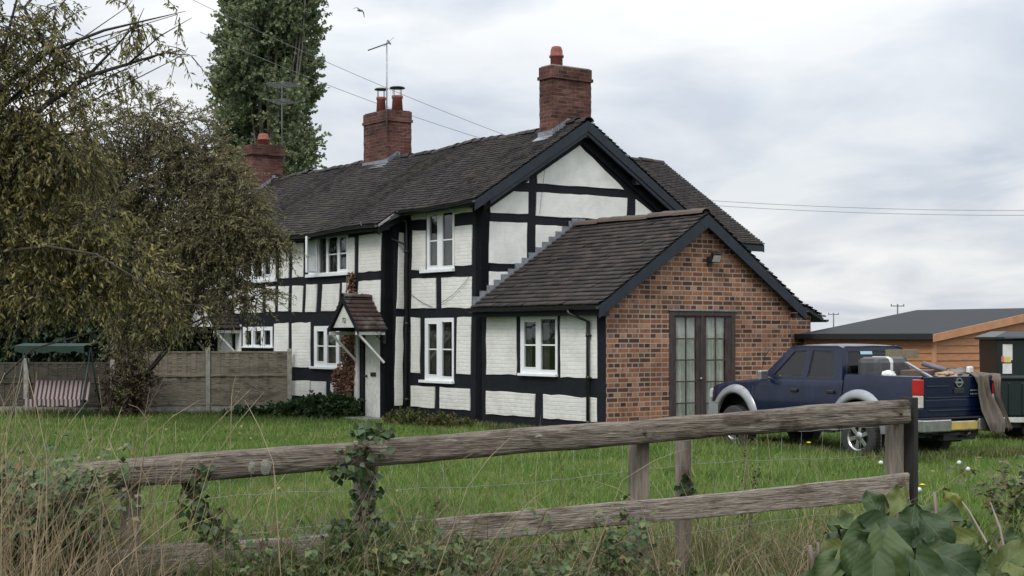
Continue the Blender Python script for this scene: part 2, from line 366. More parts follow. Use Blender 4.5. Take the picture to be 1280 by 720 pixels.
def quads(face, pol): return [[face.az(x, y) for x, y in q] for q in pol]
def wob(poly, g, step=.22, amp=.0065):
    o = []
    for i in range(len(poly)):
        a, b = np.array(poly[i]), np.array(poly[(i + 1) % len(poly)]); L_ = np.linalg.norm(b - a); n = max(1, int(L_ / step))
        nn = np.array([-(b - a)[1], (b - a)[0]]) / max(L_, 1e-6)
        for k in range(n):
            p = a + (b - a) * k / n + (nn * g.normal(0, amp) if k else g.normal(0, amp * .8, 2)); o.append(tuple(p))
    return o
gq = rng(5)
def panels(face, fn, pol, name='infill_panels', d=.022, mat='white'):
    mb = MB()
    for q in quads(face, pol): mb.prism(wob(q, gq), fn, -.02, d + gq.uniform(-.004, .004))
    return mb.build(name, M[mat], house, bevel=.006)
def rc(face, x0, y0, x1, y1):      # pixel rectangle -> (a0, z0, a1, z1)
    xm = (x0 + x1) / 2; a0, a1 = face.az(x0, y0)[0], face.az(x1, y0)[0]
    return a0, face.az(xm, y1)[1], a1, face.az(xm, y0)[1]
def rp(r): return [(r[0], r[1]), (r[2], r[1]), (r[2], r[3]), (r[0], r[3])]
WIN = []
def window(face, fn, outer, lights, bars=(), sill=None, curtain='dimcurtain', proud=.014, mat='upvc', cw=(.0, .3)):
    o = rc(face, *outer); ls = [rc(face, *l) for l in lights]
    wo = MB().holes(rp(o), [rp(l) for l in ls], fn, -.03, proud).build('window', M[mat], house, bevel=.005)
    for i, l in enumerate(ls):
        MB().bb(fn(l[0] - .01, l[1] - .01, -.014), fn(l[2] + .01, l[3] + .01, -.008)).build('pane', M['glass'], wo)
        mb = MB(); t = .0           # the sash round this light
        q = (l[0] - .02, l[1] - .02, l[2] + .02, l[3] + .02)
        mb.holes(rp(q), [rp((l[0] + t * .6, l[1] + t * .6, l[2] - t * .6, l[3] - t * .6))], fn, -.02, proud + .006)
        if bars:
            b = bars[i] if i < len(bars) else bars[-1]
            if b:
                z = face.az((lights[i][0] + lights[i][2]) / 2, b)[1]; mb.bb(fn(l[0] - .01, z - .014, -.019), fn(l[2] + .01, z + .014, .0))
        mb.build('sash', M[mat], wo)
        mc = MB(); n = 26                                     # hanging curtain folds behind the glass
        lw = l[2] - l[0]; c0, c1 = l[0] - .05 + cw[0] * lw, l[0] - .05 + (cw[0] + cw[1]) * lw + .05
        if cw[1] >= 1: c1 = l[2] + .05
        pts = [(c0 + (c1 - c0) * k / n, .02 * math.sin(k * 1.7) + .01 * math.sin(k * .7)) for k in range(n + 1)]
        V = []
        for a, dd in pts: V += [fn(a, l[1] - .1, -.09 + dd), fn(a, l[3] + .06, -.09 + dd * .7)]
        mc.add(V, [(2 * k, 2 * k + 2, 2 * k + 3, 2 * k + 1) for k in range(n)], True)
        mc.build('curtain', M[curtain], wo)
    if sill:
        s = rc(face, *sill); MB().bb(fn(s[0], s[1], -.02), fn(s[2], s[3], proud + .06)).build('sill', M[mat], wo, bevel=.006)
    WIN.append(o)
    return wo, o, ls
def hole(o, m=.03): return rp((o[0] + m, o[1] + m, o[2] - m, o[3] - m))

# roof heights
T_R, Z_R, K_R, T_E = 2.625, 6.516, .6345, -.3
def zr(t): return Z_R - K_R * abs(t - T_R)
def sag(s): return .030 * math.sin(s * 1.35 + .6) + .022 * math.sin(s * .62 + 2) - .012 * abs(math.sin(s * 2.9))

# near front wall -----------------------------------------------------------------
f0, n0 = facade(0); f1, n1 = facade(T_FAR); g0, m0 = gable(0); gR, mR = gable(S_RET); gE, mE = gable(S_EXT)
WIN = []
window(f0, n0, (534, 264, 568.2, 337), [(537.8, 269.5, 547.5, 332), (554, 266, 566.5, 332)], (301, 299.5), (527.5, 336.5, 568.5, 340.5), cw=(0, 1))
window(f0, n0, (531.5, 397.5, 567.5, 476), [(536, 405, 546.8, 468), (553.2, 402.5, 565.8, 470.5)], (436.5, 436.8), (526.3, 475.5, 568, 479), cw=(0, .45), curtain='dimcurtain')
MB().holes([(S_RET, 0), (0, 0), (0, 4.74), (S_RET, 4.74)], [hole(o) for o in WIN], n0, -.22, 0).build('front_wall', M['black'], house)
panels(f0, n0, [
    [(514, 269), (590.5, 252), (590.5, 265), (569, 267.5), (569, 262.6), (533.3, 263), (533.3, 274), (515, 275)],
    [(516.5, 288), (533, 288), (532.6, 338), (515.5, 337.5)], [(569.3, 283), (590.5, 280.5), (590, 331), (569.3, 333)],
    [(515.5, 348.5), (545.3, 347.8), (545.6, 385.6), (515, 385.3)], [(552.3, 347), (590, 345.4), (589.8, 385), (552.7, 385.3)],
    [(514.5, 396.5), (525.5, 397.5), (525, 466.5), (514.5, 466)], [(572, 396.5), (589.3, 396), (588.5, 468.5), (571, 467.5)],
    [(514, 482), (544, 483.5), (543.5, 510), (514, 508)], [(550.5, 484), (588, 486), (588, 513), (550.5, 511)]])
# return wall beside the door
MB().prism([(T_FAR, 0), (0, 0), (0, 4.74), (T_FAR, 4.42)], mR, -.2, 0).build('return_wall', M['black'], house)
panels(gR, mR, [[(498.7, 291), (505, 291), (504, 386.5), (495.5, 386.5)], [(495, 396), (503.7, 396), (503, 507), (492.8, 507)]])
# far front wall ------------------------------------------------------------------
WIN = []
window(f1, n1, (303.5, 302, 341, 352), [(306.5, 310, 315, 345.5), (318.5, 309, 328, 346), (331, 308, 338.5, 343)], None, (302, 350, 346, 353.5), cw=(0, .2))
wo, o2, _ = window(f1, n1, (386, 293.5, 435.5, 345), [(399.5, 297.5, 408.5, 341), (411.3, 297, 422.6, 340), (425.3, 297, 433.8, 336.5)], (0, 317.8, 316.5), (384.5, 341.5, 437.5, 345.5), cw=(0, .25))
# the casement that stands open
ca, cz0, cb, cz1 = rc(f1, 399, 296, 408, 341)
def fo(a, b, d): return (ca + a * .35 - d, T_FAR - .03 - a * .94 - d * .35, b)
MB().holes([(0, cz0), (.40, cz0), (.40, cz1), (0, cz1)], [[(.05, cz0 + .05), (.35, cz0 + .05), (.35, cz1 - .05), (.05, cz1 - .05)]], fo, 0, .045).build('open_casement', M['upvc'], wo, bevel=.004)
MB().prism([(.04, cz0 + .04), (.36, cz0 + .04), (.36, cz1 - .04), (.04, cz1 - .04)], fo, .018, .024).build('pane', M['glass'], wo)
zm = (cz0 + cz1) / 2; MB().prism([(.04, zm - .013), (.36, zm - .013), (.36, zm + .013), (.04, zm + .013)], fo, .012, .03).build('glazing_bar', M['upvc'], wo)
window(f1, n1, (304, 408.5, 340.8, 434), [(307, 413.5, 315, 431), (318.8, 413.5, 327, 431), (330.8, 413, 338.6, 431)], None, (303.5, 433.2, 342, 435), cw=(0, .2))
window(f1, n1, (393, 407.5, 434, 459), [(397, 414, 405.5, 451.5), (409.6, 411, 420.8, 454), (424.4, 411, 432.3, 452.5)], (432.5, 432.7, 432.7), (389.5, 458.5, 434.5, 461.5), cw=(0, 1))
window(f1, n1, (260.5, 322, 270.5, 361), [(262.3, 326, 268.8, 356)], (340,), (259, 360, 272, 362.5), cw=(0, 1))
dr = rc(f1, 454, 411, 476.5, 527); dr = (dr[0], 0.02, dr[2], dr[3])
MB().holes([(S_END, 0), (S_RET, 0), (S_RET, 4.42), (S_END, 4.42)], [hole(o) for o in WIN] + [rp((dr[0], .04, dr[2], dr[3]))], n1, -.22, 0).build('front_wall', M['black'], house)
panels(f1, n1, [
    [(366.3, 304.4), (379.7, 303.5), (379.4, 346.3), (365.6, 347.5)], [(350, 306), (362, 305), (361.3, 347.5), (349.8, 347.8)],
    [(436, 297), (444, 296), (443.5, 342), (436.3, 341)], [(449.4, 294.4), (477.5, 291), (476, 338.5), (448.8, 340.6)],
    [(402, 289.5), (435, 287), (435, 292.6), (402, 293)], [(295, 306), (302.5, 305.5), (302.8, 350), (295, 350.5)], [(341.8, 305), (345, 304.8), (345, 347.7), (341.8, 349)],
    [(366, 357.5), (379.5, 357), (378, 390), (365.3, 390)], [(383.7, 356), (397, 355.5), (395.5, 390), (382.5, 390)],
    [(404, 355.5), (425.3, 354.3), (423.3, 388.8), (402, 388.7)], [(428.8, 353.5), (438, 352.8), (436, 372), (428, 376)],
    [(449, 351.5), (476, 350), (475.5, 390), (447, 392)], [(348.7, 358), (361.5, 357.5), (360.5, 389.5), (348.5, 389.5)],
    [(333, 358.5), (344.5, 358), (344, 390), (333, 390)], [(309.5, 361), (328.5, 360), (328.5, 391), (309.5, 391)],
    [(294, 364), (305, 363), (305, 391), (293.5, 392)], [(272, 364), (290, 364), (290, 394), (272, 394)], [(259, 366), (268, 366), (268, 392), (259, 392)],
    [(240, 368), (256, 367), (256, 394), (240, 396)], [(240, 325), (255, 324), (254.5, 358), (239.5, 360)], [(273, 322), (290, 321), (290, 356), (273, 357)],
    [(215, 325), (235, 324), (235, 360), (215, 360)], [(215, 368), (235, 367), (235, 395), (215, 396)],
    [(239, 406), (250, 405), (250, 480), (239, 480)], [(295, 406), (301.8, 405.5), (301.8, 480), (295, 480)],
    [(343.3, 404.5), (361, 404), (361, 478), (343.3, 478)], [(365.5, 404), (388.5, 403.5), (388.3, 459.5), (365.5, 458.5)],
    [(364, 476), (388, 476), (388, 496), (364, 494.5)], [(389, 476.3), (408, 477), (408, 497.5), (389, 496.3)], [(414, 478), (427, 479), (427, 498), (414, 497.8)]])
# front door with its white jamb
door = MB()
nb = 7; wdr = (dr[2] - dr[0] - .02) / nb
for i in range(nb): door.bb(n1(dr[0] + .01 + i * wdr + .004, .05, -.09), n1(dr[0] + .01 + (i + 1) * wdr - .004, dr[3] - .01, -.045))
door.bb(n1(dr[0], .045, -.12), n1(dr[2], dr[3], -.07))
door = door.build('front_door', M['whitewood'], house, bevel=.004)
r_ = rc(f1, 461.5, 465.5, 468, 470.5); MB().bb(n1(r_[0], r_[1], -.05), n1(r_[2], r_[3], -.03)).build('letterbox', M['blackplastic'], door)
r_ = rc(f1, 455.5, 466, 457.5, 470); MB().lathe(n1(r_[0] + .05, r_[1], .0), [(.012, -.05), (.012, 0), (.03, .005), (.03, .03), (.01, .04)], 12, 'y').build('door_handle', M['blackplastic'], door)
r_ = rc(f1, 445.3, 411, 449.5, 521.5); MB().bb(n1(r_[0], .03, 0), n1(r_[2], r_[3], .06)).build('door_jamb', M['whitewood'], house, bevel=.006)
MB().bb(n1(dr[0] - .3, 0, 0), n1(dr[2] + .25, .06, .5)).build('doorstep', M['conc'], house, bevel=.01)

# gable end over the extension, far gable, back wall
def pent(w0, w1, z, za): return [(w0, 0), (w1, 0), (w1, z), (T_R, za), (w0, z)]
MB().prism(pent(0, 2 * T_R, zr(0) - .1, Z_R - .1), m0, -.22, 0).build('gable_wall', M['black'], house)
gF, mF = gable(S_END)
MB().prism([(T_FAR, 0), (2 * T_R, 0), (2 * T_R, zr(0) - .1), (T_R, Z_R - .1), (T_FAR, zr(T_FAR) - .1)], mF, 0, .22).build('far_gable_wall', M['white'], house)
MB().bb((S_END, 2 * T_R - .22, 0), (-.22, 2 * T_R, zr(0) - .1)).build('back_wall', M['white'], house)
panels(g0, m0, [
    [(670, 206.5), (714.7, 173), (780, 237), (671, 229.5)], [(640.6, 228.4), (660, 213), (660.6, 228.8)],
    [(611.5, 248), (625.6, 238), (660, 240), (659.4, 268), (612.5, 266)], [(670, 240), (783.4, 247.5), (782.5, 275.6), (669.4, 270)],
    [(794.4, 248.8), (826, 274.4), (826, 300), (794.4, 300)], [(611.5, 277), (658.5, 278.5), (657.5, 330), (611, 329)],
    [(669.4, 281.5), (730, 285), (728, 330), (669.4, 330)], [(611, 339), (655, 340), (655, 372), (611, 372)]], mat='render')
# roofs ----------------------------------------------------------------------------
def tiles(name, origin, U, V, lu, lv, gauge, tw, mat, parent, seed=0, zf=None, vmin=0, jit=1.0, cut=None):
    """overlapping plain tiles on the slope origin + u U + v V (V points up the slope)"""
    g = rng(seed); U = np.array(Vector(U).normalized()); V = np.array(Vector(V).normalized()); Nn = np.cross(U, V); 
    if Nn[2] < 0: Nn = -Nn
    nv = int(lv / gauge) + 1; nu = int(lu / tw) + 2
    r, c = np.meshgrid(np.arange(nv), np.arange(nu), indexing='ij'); r = r.ravel(); c = c.ravel()
    u0 = c * tw - (r % 2) * tw / 2 + g.normal(0, .003, len(r)); u1 = u0 + tw - .005
    u0 = np.clip(u0, 0, lu); u1 = np.clip(u1, 0, lu); k = u1 - u0 > .02
    v0 = r * gauge + g.normal(0, .0018 * jit, len(r)) + .004 * np.sin(r * .7 + c * .11); lift = g.normal(.012 + gauge * .27, .0028 * jit, len(r)); tl = g.normal(0, .002 * jit, len(r))
    if cut is not None: k &= cut((u0 + u1) / 2, v0)
    u0, u1, v0, lift, tl = (x[k] for x in (u0, u1, v0, lift, tl)); v1 = np.minimum(v0 + gauge * 1.45, lv + .02)
    O = np.array(origin)
    def P(u, v, h):
        q = O + u[:, None] * U + v[:, None] * V + h[:, None] * Nn
        if zf is not None: q[:, 2] += np.array([zf(s) for s in q[:, 0]])
        return q
    th = .026
    A = [P(u0, v0, lift + tl), P(u1, v0, lift - tl), P(u1, v1, lift * 0 + .004), P(u0, v1, lift * 0 + .004), P(u0, v0, lift + tl - th), P(u1, v0, lift - tl - th)]
    V_ = np.stack(A, 1).reshape(-1, 3); i = np.arange(len(u0))[:, None] * 6
    F_ = np.concatenate([i + np.array([[0, 1, 2, 3]]), i + np.array([[4, 5, 1, 0]])])
    # thin sides
    F_ = np.concatenate([F_, i + np.array([[4, 0, 3, 3]])[:, [0, 1, 2, 3]] * 0 + np.array([[4, 0, 1, 5]])]) if False else F_
    return npmesh(name, V_, F_, mat, parent)
cs = math.sqrt(1 + K_R * K_R)
roof = MB()      # boarded slab under the tiles
ss = [i * -.4 + .22 for i in range(0, 43)]
V_ = []; 
for s in ss:
    e = T_E if s > S_RET + .25 else -.78
    for t, dz in ((e, 0), (T_R, 0), (2 * T_R - T_E, 0)): V_.append((s, t, zr(t) + sag(s) - .01)); V_.append((s, t, zr(t) + sag(s) - .09))
n_ = len(ss); fs_ = []
for i in range(n_ - 1):
    a = i * 6; b = a + 6
    for (p, q) in ((0, 2), (2, 4), (3, 1), (5, 3), (1, 0), (4, 5)): fs_.append((a + p, a + q, b + q, b + p))
fs_ += [(0, 2, 3, 1), (2, 4, 5, 3), tuple(x + (n_ - 1) * 6 for x in (0, 1, 3, 2)), tuple(x + (n_ - 1) * 6 for x in (2, 3, 5, 4))]
roof.add(V_, fs_); roofo = roof.build('roof', M['under'], house)
def slope_tiles(nm, s0, s1, te, tr, seed, front=True, **kw):
    lu = s0 - s1; lv = abs(tr - te) * cs
    sign = 1 if tr > te else -1
    return tiles(nm, (s1, te, zr(te)), (1, 0, 0), (0, sign, K_R), lu, lv, .118, .17, M['tile'], roofo, seed, sag, **kw)
slope_tiles('roof_tiles', .27, S_RET + .22, T_E - .03, T_R, 1)
slope_tiles('roof_tiles', S_RET + .22, S_END - .2, -.81, T_R, 2)
slope_tiles('roof_tiles', .27, S_END - .2, 2 * T_R - T_E + .03, T_R, 3)
# pale verge of the deeper part of the roof
def ridge_tiles(nm, pts, r, mat, parent, ln=.42, seed=0, amp=.012):
    g = rng(seed); mb = MB(); a, b = Vector(pts[0]), Vector(pts[1]); L_ = (b - a).length; n = int(L_ / ln); x = (b - a).normalized()
    y = Vector((0, 0, 1)).cross(x).normalized()
    for i in range(n):
        j = Vector((0, 0, g.normal(0, amp))); p0 = a + x * (i * ln + .006) + j; p1 = a + x * ((i + 1) * ln + .02) + j + Vector((0, 0, g.normal(0, amp * .6)))
        for q in (p0, p1): q.z += (sag(q.x) if parent is roofo else 0)
        V = []
        for p, rr in ((p0, r * 1.10), (p1, r * .93)):
            for rr2 in (rr, rr - .018):
                for k in range(7):
                    th = math.pi * (.04 + .92 * k / 6); V.append(p + y * math.cos(th) * rr2 + Vector((0, 0, math.sin(th) * rr2 * .8)))
        f = []
        for k in range(6): f += [(k, k + 1, k + 15, k + 14), (k + 7, k + 21, k + 22, k + 8), (k, k + 7, k + 8, k + 1), (k + 14, k + 15, k + 22, k + 21)]
        mb.add(V, f, False)
    return mb.build(nm, mat, parent)
ridge_tiles('ridge_tiles', [(.3, T_R, Z_R - .035), (S_END - .2, T_R, Z_R - .035)], .13, M['tile'], roofo, .36, 4, .014)
# bargeboards of the main gable
def barge(nm, s, tpk, zpk, te0, te1, k, depth=.2, th=.035, mat='barge', drop=.02):
    mb = MB(); z = lambda t: zpk - k * abs(t - tpk) - drop
    for te in (te0, te1):
        poly = [(te, z(te)), (tpk, z(tpk)), (tpk, z(tpk) - depth * 1.15), (te, z(te) - depth)]
        mb.prism(poly, lambda a, b, d: (s + d, a, b), 0, th)
    return mb.build(nm, M[mat], house, bevel=.005)
barge('bargeboards', .235, T_R, Z_R + sag(.2), T_E - .04, 2 * T_R - T_E + .04, K_R, .20)
barge('bargeboards', .2, T_R, Z_R + sag(.2) - .20, T_E + .35, 2 * T_R - T_E - .35, K_R, .10, .05)
for t in (T_R, 1.0, 2 * T_R - 1.15): MB().bb((-.1, t - .07, zr(t) - .34), (.22, t + .07, zr(t) - .19)).build('purlin_end', M['barge'], house, bevel=.006)
mb = MB()   # soffit boards under the verge
for te in (T_E, 2 * T_R - T_E):
    mb.prism([(te, zr(te) - .12), (T_R, Z_R - .12), (T_R, Z_R - .15), (te, zr(te) - .15)], lambda a, b, d: (d, a, b), .0, .233)
mb.build('verge_soffit', M['black'], house)
# wall-side timber under the verge, raking
mb = MB()
for te in (0.02, 2 * T_R - .02):
    mb.prism([(te, zr(te) - .14), (T_R, Z_R - .14), (T_R, Z_R - .46), (te, zr(te) - .42)], lambda a, b, d: (d, a, b), -.02, .05)
mb.build('raking_beams', M['black'], house, bevel=.006)
# pale verge and black end board of the deeper roof
mb = MB(); z_ = lambda t: zr(t) + sag(S_RET)
mb.prism([(-.81, z_(-.81) - .01), (-.2, z_(-.2) + .0), (-.2, z_(-.2) - .05), (-.81, z_(-.81) - .06)], lambda a, b, d: (S_RET + .22 + d, a, b), 0, .03)
mb.build('verge', M['mortar'], house)
MB().prism([(-.8, z_(-.8) - .07), (0, z_(0) - .07), (0, z_(0) - .32), (-.8, z_(-.8) - .22)], lambda a, b, d: (S_RET + .17 + d, a, b), 0, .035).build('end_board', M['black'], house)
# fascia + gutters + pipes
def gutter(p0, p1, r=.055, n=24, parent=None, zf=True):
    mb = MB(); V = []; pts = [Vector(p0).lerp(Vector(p1), i / n) for i in range(n + 1)]
    for p in pts:
        z = p.z + (sag(p.x) if zf else 0)
        for rr in (r, r - .008):
            for k in range(7):
                th = math.pi + math.pi * k / 6; V.append((p.x, p.y + rr * math.cos(th), z + rr * math.sin(th)))
    f = []
    for i in range(n):
        a = i * 14; b = a + 14
        for k in range(6): f += [(a + k, a + k + 1, b + k + 1, b + k), (a + 7 + k, b + 7 + k, b + 8 + k, a + 8 + k)]
        f += [(a, b, b + 7, a + 7), (a + 6, a + 13, b + 13, b + 6)]
    f += [(k, k + 1, k + 8, k + 7) for k in range(6)] + [(n * 14 + k, n * 14 + k + 7, n * 14 + k + 8, n * 14 + k + 1) for k in range(6)]
    return mb.add(V, f).build('gutter', M['blackplastic'], house)
gutter((S_END, -.86, zr(-.81) - .015), (S_RET + .2, -.86, zr(-.81) - .015)); gutter((S_RET + .22, T_E - .09, zr(T_E) - .035), (.28, T_E - .09, zr(T_E) - .035))
mb = MB()
for i in range(40):
    s0 = S_END + i * (S_RET + .2 - S_END) / 40; s1 = S_END + (i + 1) * (S_RET + .2 - S_END) / 40; z = zr(-.78) + sag((s0 + s1) / 2)
    mb.bb((s0, -.80, z - .15), (s1 + .002, -.775, z - .03))
mb.bb((S_END, -.775, zr(-.78) - .14), (S_RET + .2, T_FAR, zr(-.78) - .10))
mb.build('fascia', M['black'], house)
mb = MB()
for i in range(8):
    s0 = S_RET + .2 + i * (.25 - S_RET - .2) / 8; s1 = s0 + (.25 - S_RET - .2) / 8; z = zr(T_E) + sag((s0 + s1) / 2)
    mb.bb((s0, T_E - .02, z - .12), (s1 + .002, T_E + .005, z - .03))
mb.bb((S_RET + .2, T_E + .005, zr(T_E) - .08), (.19, -.005, zr(T_E) - .05))
mb.build('fascia', M['barge'], house)
def pipe(pts, r=.035):
    mb = MB(); mb.tube(pts, r, 10)
    for p, q in zip(pts[:-1], pts[1:]):
        p, q = Vector(p), Vector(q)
        if abs((q - p).normalized().z) > .95 and (q - p).length > 1:
            for k in (.12, .5, .9):
                c = p.lerp(q, k); mb.lathe(c, [(r + .01, -.03), (r + .01, .03)], 10); mb.bb((c.x - .05, c.y, c.z - .012), (c.x + .05, c.y + .06, c.z + .012))
    return mb.build('downpipe', M['blackplastic'], house)
a_, z1_ = f0.az(511.5, 275)
pipe([(a_ - .35, T_E - .09, zr(T_E) - .1), (a_ - .33, T_E - .09, zr(T_E) - .2), (a_, -.07, z1_ - .02), (a_, -.07, z1_ - .2), (a_, -.07, .05)])
b_, zb_ = f1.az(467, 281)
pipe([(b_, -.86, zb_ + .05), (b_ + .05, -.86, zb_ - .05), (a_ - .04, -.12, f0.az(512, 305)[1]), (a_, -.08, f0.az(512, 306)[1] - .05)], .022)

# chimneys ---------------------------------------------------------------------------
def chimney(s0, s1, t0, t1, zt, zb, capd, pots, band=.03, round_cap=False, seed=0):
    mb = MB(); g = rng(seed)
    n = 24
    lo = (s0, t0); hi = (s1, t1)
    V = []; zs = [zb + (zt - zb - capd) * i / n for i in range(n + 1)]
    per = []
    for a in np.linspace(0, 1, 7)[:-1]: per.append((lo[0] + (hi[0] - lo[0]) * a, lo[1]))
    for a in np.linspace(0, 1, 7)[:-1]: per.append((hi[0], lo[1] + (hi[1] - lo[1]) * a))
    for a in np.linspace(1, 0, 7)[:-1]: per.append((lo[0] + (hi[0] - lo[0]) * a, hi[1]))
    for a in np.linspace(1, 0, 7)[:-1]: per.append((lo[0], lo[1] + (hi[1] - lo[1]) * a))
    m = len(per); c = ((s0 + s1) / 2, (t0 + t1) / 2)
    for z in zs:
        k = g.normal(0, .003)
        for (x, y) in per: V.append((x + (x - c[0]) * k + g.normal(0, .003), y + (y - c[1]) * k + g.normal(0, .003), z))
    f = [(i * m + j, i * m + (j + 1) % m, (i + 1) * m + (j + 1) % m, (i + 1) * m + j) for i in range(n) for j in range(m)]
    mb.add(V, f)
    z = zt - capd
    mb.bb((s0 - band, t0 - band, z), (s1 + band, t1 + band, z + .07)); mb.bb((s0 - band * .3, t0 - band * .3, z + .068), (s1 + band * .3, t1 + band * .3, zt))
    ch = mb.build('chimney', M['chim'], roofo)
    V = []; nn = 16                           # domed mortar bed
    fl = MB(); fl.lathe((c[0], c[1], zt), [(min(s1 - s0, t1 - t0) * .48, 0), (min(s1 - s0, t1 - t0) * .4, .03), (.02, .07)], 20)
    fl.bb((s0 + .02, t0 + .02, zt - .01), (s1 - .02, t1 - .02, zt + .025))
    fl.build('mortar_bed', M['mortar' if not round_cap else 'chim'], roofo)
    return ch
def pot(s, t, z, h, r, cowl=None, tophat=False):
    mb = MB()
    if tophat:
        mb.lathe((s, t, z), [(r, 0), (r, h * .45), (r * 1.2, h * .47), (r * 1.2, h * .56), (r * 1.02, h * .58), (r * .98, h * .8), (r * .78, h * .97), (r * .5, h)], 20)
    else:
        mb.lathe((s, t, z), [(r, 0), (r * .85, h * .8), (r * .98, h * .84), (r * .98, h), (r * .7, h)], 18)
    p = mb.build('chimney_pot', M['pot'], roofo)
    if cowl:
        m2 = MB()
        for k in range(4):
            a = k * math.pi / 2 + .4; m2.tube([(s + r * .9 * math.cos(a), t + r * .9 * math.sin(a), z + h - .05), (s + r * .9 * math.cos(a), t + r * .9 * math.sin(a), z + h + .2)], .008, 5)
        m2.lathe((s, t, z + h + .19), [(r * 1.35, 0), (r * 1.38, .02), (r * 1.1, .045)], 18); m2.build('cowl', M['blackplastic'], roofo)
def chim_px(s_near, xa, xl, xr, ytop):      # arris, left and right pixel edges of the stack
    g_, _ = gable(s_near); t0, zt = g_.az(xa, ytop); t1 = g_.az(xr, ytop)[0]
    f_, _ = facade(t0); s1 = f_.az(xl, ytop)[0]
    return s1, s_near, t0, t1, zt
c = chim_px(-.42, 690, 674.3, 739, 81); chimney(*c[:4], c[4], zr(T_R) - .5, .28, 1, .035, seed=1)
pot((c[0] + c[1]) / 2, c[2] + .3, c[4] + .01, .46, .135, tophat=True); CH1 = c
c = chim_px(-7.6, 484, 454.5, 514.3, 137); chimney(*c[:4], c[4], zr(T_R) - .7, .28, 1, .03, True, seed=2); CH2 = c
pot(c[1] - .75, (c[2] + c[3]) / 2 - .1, c[4] + .02, .42, .13, cowl=True); pot(c[1] - .3, (c[2] + c[3]) / 2 + .12, c[4] + .02, .42, .15, cowl=True)
c = chim_px(-14.6, 316, 306, 354, 180); c = (c[1] - .75,) + c[1:]; chimney(*c[:4], c[4], zr(T_R) - .9, .3, 1, .05, True, seed=3); CH3 = c
pot((c[0] + c[1]) / 2, (c[2] + c[3]) / 2 + .03, c[4] + .01, .38, .16, tophat=True)
# lead and cement where the stacks meet the roof
for cc in (CH1, CH2, CH3):
    mb = MB()
    s1, s0, t0, t1, _ = cc
    for i in range(8):
        t = t0 + (min(T_R, t1) - t0) * i / 8; z = zr(t) + sag(s0)
        mb.bb((s0 - .01, t, z - .1), (s0 + .025, t + .075, z + .17)); 
    mb.bb((s1 - .03, t0 - .025, zr(t0) - .2), (s0 + .04, t0 + .01, zr(t0) + .13 + sag(s0))); mb.bar((s1 - .03, t0 - .1, zr(t0 - .1) + .03 + sag(s0)), (s0 + .05, t0 - .1, zr(t0 - .1) + .03 + sag(s0)), .2, .02, up=(0, -K_R, 1))
    for i in range(5):
        t = t1 + .0 - i * .09
        if t > T_R: mb.bb((s0 - .01, t - .09, zr(t) - .1), (s0 + .025, t, zr(t) + .16))
    mb.build('chimney_flashing', M['lead'], roofo)
# rear cross wing ----------------------------------------------------------------------
SC, ZC, KC, TC1 = -4.97, 6.6, .64, 9.4
mb = MB(); zc = lambda s: ZC - KC * abs(s - SC)
mb.prism([(-8.6, 0), (-1.4, 0), (-1.4, zc(-1.4) - .1), (SC, ZC - .1), (-8.6, zc(-8.6) - .1)], lambda a, b, d: (a, d, b), 9.0, 9.2)
mb.bb((-1.6, 5.25, 0), (-1.4, 9.05, zc(-1.4) - .1)); mb.build('rear_wing_wall', M['white'], house)
mb = MB(); mb.prism([(-1.2, zc(-1.2) - .01), (SC, ZC - .01), (-8.75, zc(-8.75) - .01), (-8.75, zc(-8.75) - .08), (SC, ZC - .09), (-1.2, zc(-1.2) - .08)], lambda a, b, d: (a, d, b), 4.0, TC1)
rw = mb.build('rear_wing_roof', M['under'], house)
tiles('rear_wing_tiles', (-1.17, 3.0, zc(-1.17)), (0, 1, 0), (-1, 0, KC), TC1 - 3.0 + .05, 3.8 * math.sqrt(1 + KC ** 2), .10, .17, M['tile'], rw, 11, cut=lambda u, v: (u + 3.0) > (T_R + (6.516 - (zc(-1.17) + v * KC / math.sqrt(1 + KC ** 2))) / K_R * 0.9))
ridge_tiles('rear_wing_ridge', [(SC, 4.6, ZC - .03), (SC, TC1 + .05, ZC - .03)], .13, M['tile'], rw, .4, 8)
mb = MB(); mb.prism([(-1.15, zc(-1.15)), (SC, ZC), (SC, ZC - .2), (-1.15, zc(-1.15) - .18)], lambda a, b, d: (a, d, b), TC1, TC1 + .03)
mb.bb((-1.2, 5.3, zc(-1.15) - .16), (-1.15, TC1 + .03, zc(-1.15) - .02)); mb.build('rear_wing_bargeboard', M['barge'], house)
# extension -------------------------------------------------------------------------------
TX, ZX, TXE, ZXE = 2.45, 4.257, -.25, 2.467; KX = (ZX - ZXE) / (TX - TXE); zx = lambda t: ZX - KX * abs(t - TX); TXR = 2 * TX
WIN = []
window(f0, n0, (651, 393.5, 697, 467.5), [(656, 402.6, 670.6, 458.8), (676.8, 399, 695, 462.3)], (431.3, 431.3), (650, 467, 697.5, 470.3), cw=(0, .3), curtain='dimcurtain')
MB().holes([(0.004, 0), (S_EXT - .22, 0), (S_EXT - .22, zx(0) - .06), (0.004, zx(0) - .06)], [hole(o) for o in WIN], n0, -.22, -.004).build('extension_side_wall', M['black'], house)
panels(f0, lambda a, b, d: n0(a, b, d - .004), [
    [(608.5, 395.3), (646, 394.8), (645.6, 468.7), (608.5, 468.7)], [(700.9, 393.6), (747.5, 393), (747.5, 473), (701, 471.6)],
    [(608.3, 488.6), (669.2, 492.4), (668.5, 521.7), (608.3, 517.6)], [(679.6, 492.8), (747, 497.6), (747, 527.8), (679.8, 522.8)]])
dR = rc(gE, 836.5, 388.5, 918.5, 545); dR = (dR[0], .03, dR[2], dR[3])
